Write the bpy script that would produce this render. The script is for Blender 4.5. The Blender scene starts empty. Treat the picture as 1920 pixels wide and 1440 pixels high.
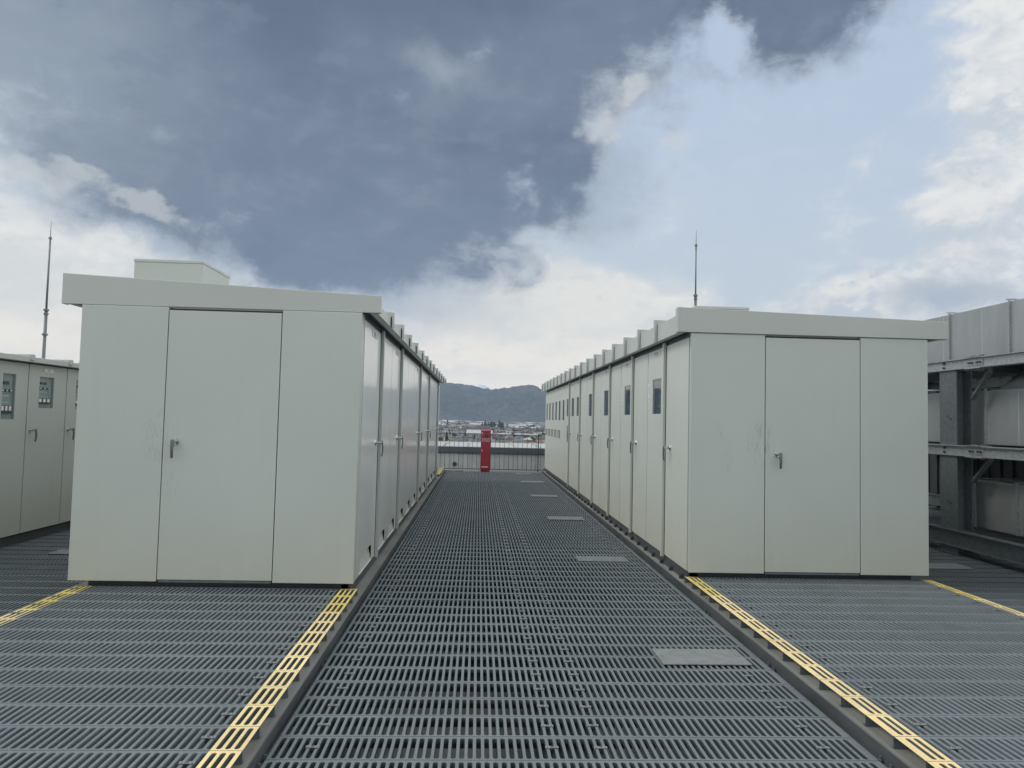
import bpy, math, random
import numpy as np
from mathutils import Vector, Matrix
random.seed(7)
rng = np.random.default_rng(7)
R = math.radians
sc = bpy.context.scene
C = sc.collection

# ------------------------------------------------------------------ camera
FPX, YAW, PITCH, ROLL, H = 1339.1, 0.04551, 0.05067, 0.02344, 1.6
_cy, _sy = math.cos(YAW), math.sin(YAW)
_fw = Vector((_sy, _cy, 0)); _rt = Vector((_cy, -_sy, 0)); _up = Vector((0, 0, 1))
_F = _fw*math.cos(PITCH) + _up*math.sin(PITCH)
_U = _up*math.cos(PITCH) - _fw*math.sin(PITCH)
_R2 = _rt*math.cos(ROLL) + _U*math.sin(ROLL)
_U2 = _U*math.cos(ROLL) - _rt*math.sin(ROLL)
cam = bpy.data.cameras.new('camera'); co = bpy.data.objects.new('camera', cam); C.objects.link(co)
m = Matrix((_R2, _U2, -_F)).transposed().to_4x4(); m.translation = Vector((0, 0, H))
co.matrix_world = m
cam.sensor_width = 36; cam.lens = FPX/1920*36; cam.clip_start = 0.05; cam.clip_end = 40000
sc.camera = co
def sky_dir(u, v):
    """unit direction of a point of the sky"""
    return (_F + _R2*((u-960)/FPX) - _U2*((v-720)/FPX)).normalized()

# ------------------------------------------------------------------ world
SUN_EL, SUN_AZ = R(46), R(-90)           # azimuth from +Y towards +X: from the left, a touch behind
w = bpy.data.worlds.new('World'); sc.world = w; w.use_nodes = True
nt = w.node_tree; nt.nodes.clear()
def N(tree, typ, **kw):
    n = tree.nodes.new(typ)
    for k, v in kw.items(): setattr(n, k, v)
    return n
def L(tree, a, b): tree.links.new(a, b)
def setin(n, **kw):
    for k, v in kw.items(): n.inputs[k].default_value = v
wout = N(nt, 'ShaderNodeOutputWorld'); bg = N(nt, 'ShaderNodeBackground'); L(nt, bg.outputs[0], wout.inputs[0])
bg.inputs[1].default_value = 0.1
sky = N(nt, 'ShaderNodeTexSky', sky_type='NISHITA'); sky.sun_disc = False
sky.sun_elevation = SUN_EL; sky.sun_rotation = SUN_AZ
tc = N(nt, 'ShaderNodeTexCoord'); D = tc.outputs['Generated']
def vmath(op, a, b=None, s=None):
    n = N(nt, 'ShaderNodeVectorMath', operation=op)
    for i, x in enumerate((a, b)):
        if x is None: continue
        if isinstance(x, (tuple, Vector)): n.inputs[i].default_value = tuple(x)
        else: L(nt, x, n.inputs[i])
    if s is not None: n.inputs['Scale'].default_value = s
    return n.outputs['Value'] if op in ('LENGTH', 'DOT_PRODUCT') else n.outputs[0]
def fmath(op, a, b=None, c=None, clamp=False):
    n = N(nt, 'ShaderNodeMath', operation=op); n.use_clamp = clamp
    for i, x in enumerate((a, b, c)):
        if x is None: continue
        if isinstance(x, (int, float)): n.inputs[i].default_value = x
        else: L(nt, x, n.inputs[i])
    return n.outputs[0]
def noise(vec, scale, detail=6, rough=.55, lac=2.0, off=0.0, stretch=(1, 1, 1), dist=0.0):
    mp = N(nt, 'ShaderNodeMapping'); L(nt, vec, mp.inputs[0])
    mp.inputs['Scale'].default_value = stretch; mp.inputs['Location'].default_value = (off, off*1.7, off*.3)
    n = N(nt, 'ShaderNodeTexNoise'); L(nt, mp.outputs[0], n.inputs['Vector'])
    setin(n, Scale=scale, Detail=detail, Roughness=rough, Lacunarity=lac, Distortion=dist)
    return n
def sstep(x, lo, hi, a=0.0, b=1.0):
    n = N(nt, 'ShaderNodeMapRange', interpolation_type='SMOOTHSTEP'); L(nt, x, n.inputs[0])
    n.inputs[1].default_value = lo; n.inputs[2].default_value = hi
    n.inputs[3].default_value = a; n.inputs[4].default_value = b
    return n.outputs[0]
def mixc(f, a, b):
    n = N(nt, 'ShaderNodeMix', data_type='RGBA')
    if isinstance(f, float): n.inputs[0].default_value = f
    else: L(nt, f, n.inputs[0])
    for i, x in ((6, a), (7, b)):
        if isinstance(x, tuple): n.inputs[i].default_value = (*x, 1)
        else: L(nt, x, n.inputs[i])
    return n.outputs[2]
# warp the directions a little so that cloud outlines are ragged
wn = noise(D, 4.0, 8, .6, off=3.1)
wv = vmath('SUBTRACT', wn.outputs['Color'], (.5, .5, .5)); wv = vmath('SCALE', wv, s=.13)
DW = vmath('ADD', D, wv)
wn2 = noise(D, 11.0, 8, .62, off=1.1)
wv2 = vmath('SUBTRACT', wn2.outputs['Color'], (.5, .5, .5)); wv2 = vmath('SCALE', wv2, s=.07)
DW = vmath('ADD', DW, wv2)
def blob(u, v, ru, rv, rot=0, vec=None):
    """1 at the middle of an elliptical patch of sky, 0 on its rim, negative outside"""
    c = sky_dir(u, v)
    eh = Vector((c.y, -c.x, 0)).normalized(); ev = eh.cross(c); 
    if ev.z < 0: ev = -ev
    a = R(rot) + ROLL
    e1 = eh*math.cos(a) - ev*math.sin(a); e2 = eh*math.sin(a) + ev*math.cos(a)
    e3 = e1.cross(e2)
    k = (1339/math.hypot(1339, math.hypot(u-960, v-720)))
    mp = N(nt, 'ShaderNodeMapping', vector_type='TEXTURE'); L(nt, DW if vec is None else vec, mp.inputs[0])
    mp.inputs['Location'].default_value = c
    mp.inputs['Rotation'].default_value = Matrix((e1, e2, e3)).transposed().to_euler()
    mp.inputs['Scale'].default_value = (ru*k/1339, rv*k/1339, 1.2)
    ln = vmath('LENGTH', mp.outputs[0])
    return fmath('SUBTRACT', 1.0, ln)
def union(bl, sm=.25):
    f = bl[0]
    for b in bl[1:]: f = fmath('SMOOTH_MAX', f, b, sm)
    return f
n1 = noise(D, 5.0, 9, .6, off=.4, stretch=(1, 1, 1.9)).outputs['Fac']
n2 = noise(D, 13.0, 9, .62, off=2.2, stretch=(1, 1, 1.7), dist=.4).outputs['Fac']
n3 = noise(D, 2.2, 6, .5, off=5.2, stretch=(1, 1, 1.6)).outputs['Fac']
# billowing relief: the same noise sampled a little towards the light, so lit and shaded sides of each puff differ
def relief(scale, off, st, d, detail=8, rough=.58):
    a = noise(D, scale, detail, rough, off=off, stretch=st, dist=.25).outputs['Fac']
    b = noise(vmath('ADD', D, d), scale, detail, rough, off=off, stretch=st, dist=.25).outputs['Fac']
    return fmath('SUBTRACT', a, b)
rl1 = relief(6.0, 7.7, (1, 1, 1.7), (-.020, 0.0, .030))
rl2 = relief(16.0, 9.1, (1, 1, 1.5), (-.008, 0.0, .012))
RL = fmath('ADD', fmath('MULTIPLY', rl1, .8), fmath('MULTIPLY', rl2, .7))
sep = N(nt, 'ShaderNodeSeparateXYZ'); L(nt, D, sep.inputs[0]); DZ, DY = sep.outputs[2], sep.outputs[1]
# clear blue between the clouds, paler towards the horizon
SK = 10.0
def c10(r, g, b): return (r*SK, g*SK, b*SK)
paleblue = mixc(sstep(DZ, .02, .5), c10(.62, .69, .74), c10(.51, .62, .78))
skyc = N(nt, 'ShaderNodeMix', data_type='RGBA', blend_type='MIX'); skyc.inputs[0].default_value = .9
L(nt, sky.outputs[0], skyc.inputs[6]); L(nt, paleblue, skyc.inputs[7]); blue = skyc.outputs[2]
hzg = fmath('MULTIPLY', sstep(DZ, .15, .01), sstep(DY, -.2, .5))
# bright cloud: cream tops and bluish-grey hollows
bt = fmath('ADD', fmath('MULTIPLY', n1, .55), fmath('MULTIPLY', n2, .45))
bright = mixc(sstep(bt, .40, .60), c10(.52, .60, .67), c10(.80, .79, .755))
warm = mixc(sstep(DZ, .02, .30), c10(.86, .80, .69), c10(.80, .81, .815))
bright = mixc(sstep(fmath('ADD', fmath('MULTIPLY', n1, .45), fmath('MULTIPLY', n2, .55)), .40, .60), mixc(.30, c10(.50, .58, .66), warm), mixc(.5, c10(.88, .87, .84), warm))
bright = mixc(sstep(RL, -.02, -.16), bright, c10(.58, .64, .70)); bright = mixc(fmath('MULTIPLY', sstep(RL, .02, .16), .55), bright, c10(.93, .92, .88))
gap = union([blob(1390, 110, 150, 120, 10), blob(1235, 235, 100, 70, -30), blob(1330, 330, 330, 215, -8), blob(1590, 150, 230, 150, -35), blob(1420, 470, 300, 110, 0), blob(1180, 370, 150, 120), blob(1650, 330, 160, 90, -40)], .3)
gapm = sstep(fmath('ADD', gap, fmath('MULTIPLY', fmath('SUBTRACT', bt, .5), -2.6)), -.10, .50)
col = mixc(fmath('MULTIPLY', gapm, .92), bright, blue)
# lavender-grey middle layer low over the horizon and streaks at the left
mid = union([blob(745, 555, 270, 85, 5), blob(1100, 330, 120, 150, 0), blob(985, 520, 55, 50), blob(330, 420, 260, 50, 14), blob(90, 285, 170, 34, 10), blob(1800, 560, 160, 40)], .2)
midm = sstep(fmath('ADD', mid, fmath('MULTIPLY', fmath('SUBTRACT', n2, .5), 1.2)), -.2, .6)
col = mixc(fmath('MULTIPLY', midm, .62), col, c10(.36, .43, .52))
# the heavy dark cloud
dark = union([blob(800, 0, 300, 150, 0), blob(380, 40, 760, 360, 6), blob(620, 330, 440, 215, 10), blob(1110, -10, 400, 215, 0), blob(1500, -35, 240, 185, -8),
              blob(1040, 330, 90, 130, 0), blob(930, 230, 230, 170, 0), blob(880, 380, 190, 110, 0), blob(600, 480, 240, 80, 4), blob(250, 300, 260, 110, 14),
              blob(950, -420, 900, 330, 0)], .35)
dd = fmath('ADD', dark, fmath('MULTIPLY', fmath('SUBTRACT', bt, .5), 1.15))
dd = fmath('ADD', dd, fmath('MULTIPLY', fmath('SUBTRACT', n2, .5), .5))
hole = blob(1385, 80, 60, 66, 20)
dd = fmath('SUBTRACT', dd, fmath('MULTIPLY', sstep(hole, -.3, .9), .52))
dd = fmath('ADD', dd, fmath('MULTIPLY', RL, .55))
darkm = sstep(dd, -.16, .40)
dtone = fmath('ADD', fmath('MULTIPLY', n3, .7), fmath('MULTIPLY', n1, .3))
darkc = mixc(sstep(dtone, .38, .62), c10(.100, .138, .212), c10(.162, .210, .290))
lefty = union([blob(-20, 130, 480, 360, 0, D), blob(850, 118, 95, 42, 20)], .2)
darkc = mixc(fmath('MULTIPLY', sstep(lefty, -.2, 1.0), .6), darkc, c10(.37, .44, .50))
darkc = mixc(fmath('MULTIPLY', sstep(RL, .01, .18), .12), darkc, c10(.36, .42, .49)); darkc = mixc(fmath('MULTIPLY', sstep(RL, -.01, -.18), .25), darkc, c10(.115, .16, .24))
rim = sstep(dd, -.10, .50)
darkc = mixc(rim, mixc(sstep(n2, .40, .62), c10(.27, .34, .43), c10(.47, .53, .60)), darkc)
col = mixc(fmath('MULTIPLY', darkm, .985), col, darkc)
cream = union([blob(40, 560, 300, 200), blob(1080, 610, 360, 120)], .2)
col = mixc(fmath('MULTIPLY', fmath('MULTIPLY', sstep(cream, -.1, .7), fmath('SUBTRACT', 1.0, darkm)), .55), col, c10(.86, .84, .765))
# sunlit ragged edges
edge = union([blob(1190, 185, 52, 24, -30), blob(1120, 245, 46, 26, -10), blob(1155, 255, 34, 26, 0), blob(195, 402, 52, 16, 18), blob(230, 345, 150, 20, 14), blob(60, 300, 110, 22, 14)], .15)
edgem = sstep(fmath('ADD', edge, fmath('MULTIPLY', fmath('SUBTRACT', n2, .5), 3.2)), .0, .75)
col = mixc(fmath('MULTIPLY', edgem, .5), col, c10(.68, .70, .70))
col = mixc(fmath('MULTIPLY', hzg, .62), col, c10(1.72, 1.44, 1.06))
# unseen overcast behind the photographer, raised to fill cabinet fronts, dim below the horizon
back = mixc(sstep(bt, .35, .65), c10(.66, .73, .78), c10(1.02, 1.03, 1.0))
col = mixc(sstep(DY, .10, -.35), col, back)
col = mixc(fmath('MULTIPLY', sstep(sep.outputs[0], .58, .78), sstep(DZ, .9, .5)), col, c10(1.35, 1.37, 1.36))  # unseen sky at the right brightened to light the left cabinet's side
col = mixc(sstep(DZ, .60, .78), col, c10(1.12, 1.15, 1.16))  # unseen zenith brightened to fill the upright cabinet faces
col = mixc(sstep(DZ, -.01, -.06), col, c10(.16, .18, .19))
L(nt, col, bg.inputs[0])
w.cycles.sampling_method = 'MANUAL'; w.cycles.sample_map_resolution = 512

sun = bpy.data.lights.new('sun', 'SUN'); so = bpy.data.objects.new('sun', sun); C.objects.link(so)
sun.energy = 1.15; sun.angle = R(18); sun.color = (1.0, .965, .91)
sd = Vector((math.sin(SUN_AZ)*math.cos(SUN_EL), math.cos(SUN_AZ)*math.cos(SUN_EL), math.sin(SUN_EL)))
so.rotation_euler = sd.to_track_quat('Z', 'Y').to_euler()
sc.view_settings.view_transform = 'Standard'; sc.view_settings.look = 'None'
sc.view_settings.exposure = 0.0; sc.view_settings.gamma = 1.0
sc.render.engine = 'CYCLES'
sc.cycles.use_denoising = True
sc.cycles.max_bounces = 6; sc.cycles.diffuse_bounces = 3; sc.cycles.glossy_bounces = 3
sc.cycles.volume_bounces = 1; sc.cycles.transparent_max_bounces = 6

# ------------------------------------------------------------------ helpers
class MB:
    """collects faces of one mesh, with a material number per face"""
    def __init__(s): s.v = []; s.f = []; s.m = []
    def add(s, vs, fs, mi=0):
        o = len(s.v); s.v += [tuple(p) for p in vs]; s.f += [tuple(i+o for i in f) for f in fs]; s.m += [mi]*len(fs)
    def box(s, x0, x1, y0, y1, z0, z1, mi=0):
        if x0 > x1: x0, x1 = x1, x0
        if y0 > y1: y0, y1 = y1, y0
        vs = [(x0,y0,z0),(x1,y0,z0),(x1,y1,z0),(x0,y1,z0),(x0,y0,z1),(x1,y0,z1),(x1,y1,z1),(x0,y1,z1)]
        s.add(vs, [(0,3,2,1),(4,5,6,7),(0,1,5,4),(1,2,6,5),(2,3,7,6),(3,0,4,7)], mi)
    def hexa(s, vs, mi=0):
        s.add(vs, [(0,3,2,1),(4,5,6,7),(0,1,5,4),(1,2,6,5),(2,3,7,6),(3,0,4,7)], mi)
    def rail(s, a, b, r0, r1=None, n=10, mi=0, caps=True):
        a, b = Vector(a), Vector(b); r1 = r0 if r1 is None else r1
        d = (b-a).normalized(); t = Vector((1,0,0)) if abs(d.x) < .9 else Vector((0,1,0))
        e1 = d.cross(t).normalized(); e2 = d.cross(e1)
        vs = []
        for p, r in ((a, r0), (b, r1)):
            for i in range(n):
                q = 2*math.pi*i/n; vs.append(p + e1*(r*math.cos(q)) + e2*(r*math.sin(q)))
        fs = [(i, (i+1) % n, n+(i+1) % n, n+i) for i in range(n)]
        if caps: fs += [tuple(range(n))[::-1], tuple(range(n, 2*n))]
        s.add(vs, fs, mi)
    def panel_hole(s, plane, c, u0, u1, v0, v1, holes, t, mi=0):
        """a flat panel with rectangular holes. plane 'x': the face lies at x=c and runs along y (u) and z (v); t: thickness towards -normal"""
        us = sorted({u0, u1, *[h[0] for h in holes], *[h[1] for h in holes]})
        vs_ = sorted({v0, v1, *[h[2] for h in holes], *[h[3] for h in holes]})
        for i in range(len(us)-1):
            for j in range(len(vs_)-1):
                cu, cv = (us[i]+us[i+1])/2, (vs_[j]+vs_[j+1])/2
                if any(h[0] < cu < h[1] and h[2] < cv < h[3] for h in holes): continue
                if plane == 'x': pts = [(c, us[i], vs_[j]), (c, us[i+1], vs_[j]), (c, us[i+1], vs_[j+1]), (c, us[i], vs_[j+1])]
                else: pts = [(us[i], c, vs_[j]), (us[i+1], c, vs_[j]), (us[i+1], c, vs_[j+1]), (us[i], c, vs_[j+1])]
                s.add(pts, [(0, 1, 2, 3)], mi)
        def strip(a, b):   # edge wall between points a, b of the face, going back by t
            k = 0 if plane == 'x' else 1
            a2, b2 = list(a), list(b); a2[k] -= t; b2[k] -= t
            s.add([a, b, b2, a2], [(0, 1, 2, 3)], mi)
        for (a0, a1, b0, b1) in [(u0, u1, v0, v1)] + list(holes):
            pt = (lambda u, v: (c, u, v)) if plane == 'x' else (lambda u, v: (u, c, v))
            cs = [pt(a0, b0), pt(a1, b0), pt(a1, b1), pt(a0, b1)]
            for k in range(4): strip(cs[k], cs[(k+1) % 4])
    def text(s, body, size, origin, ex, ey, mi=0, fit=None):
        key = body
        if key not in _txt:
            cu = bpy.data.curves.new('lettering', 'FONT'); cu.body = body; cu.size = 1; cu.align_x = 'CENTER'; cu.align_y = 'CENTER'
            cu.resolution_u = 2
            ob = bpy.data.objects.new('lettering', cu); C.objects.link(ob)
            dg = bpy.context.evaluated_depsgraph_get(); dg.update(); me = ob.evaluated_get(dg).to_mesh()
            _txt[key] = ([tuple(v.co) for v in me.vertices], [tuple(p.vertices) for p in me.polygons])
            bpy.data.objects.remove(ob); bpy.data.curves.remove(cu)
        vs, fs = _txt[key]
        if not vs: return
        xs = [v[0] for v in vs]; wd = max(xs)-min(xs); cx = (max(xs)+min(xs))/2
        ys = [v[1] for v in vs]; cyy = (max(ys)+min(ys))/2
        k = size if fit is None else min(size, fit/wd)
        o, ex, ey = Vector(origin), Vector(ex), Vector(ey)
        s.add([o + ex*((v[0]-cx)*k) + ey*((v[1]-cyy)*k) for v in vs], fs, mi)
_txt = {}
OFF = {}
def tag(o, label=None, cat=None, group=None, kind=None):
    if label: o['label'] = label
    if cat: o['category'] = cat
    if group: o['group'] = group
    if kind: o['kind'] = kind
    return o
def obj(name, mb, mats, parent=None, smooth=False, bevel=0, loc=None, segs=2):
    off = Vector(loc) if loc is not None else (OFF.get(parent.name, Vector()) if parent else Vector())
    me = bpy.data.meshes.new(name)
    me.from_pydata([(p[0]-off.x, p[1]-off.y, p[2]-off.z) for p in mb.v], [], mb.f)
    if not isinstance(mats, (list, tuple)): mats = [mats]
    for mt in mats: me.materials.append(mt)
    me.polygons.foreach_set('material_index', mb.m)
    if smooth: me.polygons.foreach_set('use_smooth', [True]*len(mb.f))
    me.update()
    o = bpy.data.objects.new(name, me); C.objects.link(o)
    if parent: o.parent = parent; OFF[o.name] = off
    else: o.location = off; OFF[o.name] = off
    if bevel:
        b = o.modifiers.new('bevel', 'BEVEL'); b.width = bevel; b.segments = segs; b.limit_method = 'ANGLE'; b.angle_limit = R(40)
        if hasattr(b, 'harden_normals'): b.harden_normals = False
    return o
def thing(name, label, cat, loc=(0, 0, 0), group=None):
    o = bpy.data.objects.new(name, None); o.empty_display_size = .2; C.objects.link(o); o.location = loc
    OFF[o.name] = Vector(loc); return tag(o, label, cat, group)
def dup(root, loc, label=None, group=None):
    r = root.copy(); C.objects.link(r); r.location = loc
    if label: r['label'] = label
    if group: r['group'] = group
    def rec(a, b):
        for ch in a.children:
            c = ch.copy(); C.objects.link(c); c.parent = b; rec(ch, c)
    rec(root, r); return r

# ------------------------------------------------------------------ materials
def new_mat(name):
    mt = bpy.data.materials.new(name); mt.use_nodes = True; t = mt.node_tree; t.nodes.clear()
    o = N(t, 'ShaderNodeOutputMaterial'); p = N(t, 'ShaderNodeBsdfPrincipled'); L(t, p.outputs[0], o.inputs[0])
    return mt, t, p
def ramp(t, fac, stops):
    r = N(t, 'ShaderNodeValToRGB'); L(t, fac, r.inputs[0]); e = r.color_ramp.elements
    e[0].position, e[0].color = stops[0][0], (*stops[0][1], 1)
    e[1].position, e[1].color = stops[1][0], (*stops[1][1], 1)
    for pos, c in stops[2:]:
        k = e.new(pos); k.color = (*c, 1)
    return r.outputs[0]
def tnoise(t, vec, scale, detail=5, rough=.55, stretch=(1, 1, 1)):
    mp = N(t, 'ShaderNodeMapping'); L(t, vec, mp.inputs[0]); mp.inputs['Scale'].default_value = stretch
    n = N(t, 'ShaderNodeTexNoise'); L(t, mp.outputs[0], n.inputs['Vector']); setin(n, Scale=scale, Detail=detail, Roughness=rough); return n.outputs['Fac']
def tmath(t, op, a, b=None, clamp=False):
    n = N(t, 'ShaderNodeMath', operation=op); n.use_clamp = clamp
    for i, x in enumerate((a, b)):
        if x is None: continue
        if isinstance(x, (int, float)): n.inputs[i].default_value = x
        else: L(t, x, n.inputs[i])
    return n.outputs[0]
def tmix(t, f, a, b):
    n = N(t, 'ShaderNodeMix', data_type='RGBA')
    if isinstance(f, float): n.inputs[0].default_value = f
    else: L(t, f, n.inputs[0])
    for i, x in ((6, a), (7, b)):
        if isinstance(x, tuple): n.inputs[i].default_value = (*x, 1)
        else: L(t, x, n.inputs[i])
    return n.outputs[2]
def tbump(t, p, h, strength=.3, dist=.002):
    b = N(t, 'ShaderNodeBump'); L(t, h, b.inputs['Height']); setin(b, Strength=strength, Distance=dist); L(t, b.outputs[0], p.inputs['Normal'])
def simple(name, c, rough=.5, metal=0.0, var=.12, scale=8, bump=0, coat=0, spec=.5, stretch=(1, 1, 1)):
    mt, t, p = new_mat(name); g = N(t, 'ShaderNodeNewGeometry')
    n = tnoise(t, g.outputs['Position'], scale, 6, .6, stretch)
    lo = tuple(x*(1-var) for x in c); hi = tuple(min(1, x*(1+var)) for x in c)
    L(t, ramp(t, n, [(.3, lo), (.7, hi)]), p.inputs['Base Color'])
    setin(p, Roughness=rough, Metallic=metal); p.inputs['Specular IOR Level'].default_value = spec
    if coat: p.inputs['Coat Weight'].default_value = coat; p.inputs['Coat Roughness'].default_value = .06
    if bump: tbump(t, p, tnoise(t, g.outputs['Position'], scale*6, 4, .6), bump)
    return mt
def paint(name, c, rough, coat=0.0, coatr=.05, dirt_z=None, smudges=(), streak=.35, wob=.0):
    """enamel on sheet steel: faint orange peel, vertical rain streaks, grime splashed up from the foot, hand marks"""
    mt, t, p = new_mat(name); g = N(t, 'ShaderNodeNewGeometry'); P = g.outputs['Position']
    big = tnoise(t, P, .9, 4, .5)
    st = tnoise(t, P, 9.0, 5, .6, (1, 1, .05))
    base = ramp(t, big, [(.3, tuple(x*.965 for x in c)), (.7, tuple(x*1.03 for x in c))])
    stf = tmath(t, 'MULTIPLY', ramp(t, st, [(.56, (0, 0, 0)), (.78, (1, 1, 1))]), streak)
    base = tmix(t, stf, base, (c[0]*.80, c[1]*.78, c[2]*.70))
    sp = N(t, 'ShaderNodeSeparateXYZ'); L(t, P, sp.inputs[0])
    if dirt_z is not None:
        mr = N(t, 'ShaderNodeMapRange'); L(t, sp.outputs[2], mr.inputs[0]); mr.interpolation_type = 'SMOOTHSTEP'
        mr.inputs[1].default_value = dirt_z + .75; mr.inputs[2].default_value = dirt_z - .05
        dn = tnoise(t, P, 14.0, 6, .65, (1, 1, .12))
        df = tmath(t, 'MULTIPLY', mr.outputs[0], tmath(t, 'ADD', tmath(t, 'MULTIPLY', dn, .9), .15))
        df = tmath(t, 'MULTIPLY', df, .80, True)
        base = tmix(t, df, base, (c[0]*.97, c[1]*.885, c[2]*.75))
    for (x, z, rx, rz, k) in smudges:
        a = tmath(t, 'DIVIDE', tmath(t, 'SUBTRACT', sp.outputs[0], x), rx); b = tmath(t, 'DIVIDE', tmath(t, 'SUBTRACT', sp.outputs[2], z), rz)
        q = tmath(t, 'SUBTRACT', 1.0, tmath(t, 'ADD', tmath(t, 'MULTIPLY', a, a), tmath(t, 'MULTIPLY', b, b)), True)
        hn = tnoise(t, P, 34.0, 5, .7, (1.6, 1, .45))
        hf = tmath(t, 'MULTIPLY', tmath(t, 'MULTIPLY', q, ramp(t, hn, [(.50, (0, 0, 0)), (.66, (1, 1, 1))])), k)
        base = tmix(t, hf, base, (c[0]*.55, c[1]*.57, c[2]*.56))
    L(t, base, p.inputs['Base Color'])
    rn = tnoise(t, P, 3.0, 4, .6)
    L(t, tmath(t, 'ADD', tmath(t, 'MULTIPLY', rn, .14), rough-.07), p.inputs['Roughness'])
    p.inputs['Coat Weight'].default_value = coat; p.inputs['Coat Roughness'].default_value = coatr
    if name.startswith('enamel_front'): wob = .10
    if wob:
        b1 = N(t, 'ShaderNodeBump'); L(t, tnoise(t, P, 1.6, 2, .4), b1.inputs['Height']); setin(b1, Strength=wob, Distance=.004)
        b2 = N(t, 'ShaderNodeBump'); L(t, tnoise(t, P, 160, 2, .5), b2.inputs['Height']); setin(b2, Strength=.05, Distance=.001); L(t, b1.outputs[0], b2.inputs['Normal'])
        L(t, b2.outputs[0], p.inputs['Normal'])
    else: tbump(t, p, tnoise(t, P, 160, 2, .5), .08, .001)
    return mt
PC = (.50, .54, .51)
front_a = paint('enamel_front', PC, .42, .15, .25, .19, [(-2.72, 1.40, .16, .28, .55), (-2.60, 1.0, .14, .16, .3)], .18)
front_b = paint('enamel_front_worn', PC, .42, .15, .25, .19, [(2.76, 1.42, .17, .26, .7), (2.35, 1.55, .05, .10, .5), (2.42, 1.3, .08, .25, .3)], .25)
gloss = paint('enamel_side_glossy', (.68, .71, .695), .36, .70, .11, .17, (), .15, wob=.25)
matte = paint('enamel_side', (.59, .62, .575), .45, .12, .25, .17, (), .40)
roofp = paint('enamel_roof', (.48, .51, .485), .42, .15, .25, None, (), .12)
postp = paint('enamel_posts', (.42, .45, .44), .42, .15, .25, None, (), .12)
rowp = paint('enamel_row', (.46, .49, .465), .42, .15, .25, .12, (), .2)
chrome = simple('chrome', (.55, .56, .57), .18, 1.0, .05)
darkmet = simple('dark_handle_metal', (.16, .17, .18), .35, .8, .1)
soffit = simple('soffit_shade', (.10, .115, .125), .55, .2, .15, 4)  # underside colour darkened, shade below the eaves painted in
gap_m = simple('gap_shade', (.035, .04, .045), .7, 0, .2)  # near-black for painted shade in door gaps, post gaps and rib slots
base_dark = simple('base_channel', (.05, .06, .065), .6, .2, .2)
ledge_m = simple('dusty_ledge', (.225, .23, .215), .8, 0, .25, 5, .3, stretch=(1, .3, 1))
beam_m = simple('painted_beam', (.085, .095, .10), .6, .1, .3, 6, .2, stretch=(1, .3, .5))
galv = simple('galvanised_steel', (.40, .43, .44), .42, .55, .22, 28, .15)
galv_d = simple('galvanised_steel_dark', (.16, .18, .19), .5, .35, .2, 18, .15)
duct_m = simple('duct_sheet', (.34, .362, .365), .45, .35, .12, 4, .1, stretch=(1, 1, .25))
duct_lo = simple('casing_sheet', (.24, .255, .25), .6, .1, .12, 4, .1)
black = simple('dark_rubber', (.02, .022, .025), .7, 0, .2)
white = simple('white_plate', (.72, .73, .71), .45, 0, .04)
ink = simple('black_ink', (.03, .03, .03), .6)
red = simple('red_enamel', (.33, .022, .045), .35, 0, .10, 5, .05, .3)
conc = simple('concrete', (.33, .335, .33), .85, 0, .15, 2.2, .3)
wallrib = simple('ribbed_cladding', (.52, .545, .54), .55, .1, .07, 3, .1)
coping = simple('coping_metal', (.10, .125, .145), .5, .2, .12, 2, .1)
lowroof = simple('pale_membrane_roof', (.43, .44, .435), .7, 0, .08, .6, .1)
plate_m = simple('chequer_plate', (.25, .265, .27), .5, .35, .15, 12, .2)
railm = simple('railing_steel', (.07, .08, .085), .5, .4, .15)
def glassm(name, tint, refl):
    mt = bpy.data.materials.new(name); mt.use_nodes = True; t = mt.node_tree; t.nodes.clear()
    o = N(t, 'ShaderNodeOutputMaterial'); tr = N(t, 'ShaderNodeBsdfTransparent'); gl = N(t, 'ShaderNodeBsdfGlossy'); mx = N(t, 'ShaderNodeMixShader')
    tr.inputs[0].default_value = (*tint, 1); setin(gl, Roughness=.03); fz_ = N(t, 'ShaderNodeLayerWeight'); fz_.inputs[0].default_value = .5
    L(t, tmath(t, 'ADD', tmath(t, 'MULTIPLY', tmath(t, 'POWER', fz_.outputs[1], 4.0), refl), .035), mx.inputs[0]); L(t, tr.outputs[0], mx.inputs[1]); L(t, gl.outputs[0], mx.inputs[2]); L(t, mx.outputs[0], o.inputs[0]); return mt
glass = glassm('window_glass', (.84, .89, .90), .62)
glass_dark = simple('tinted_glass', (.045, .07, .085), .05, 0, .15, 3, coat=.6)
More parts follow.
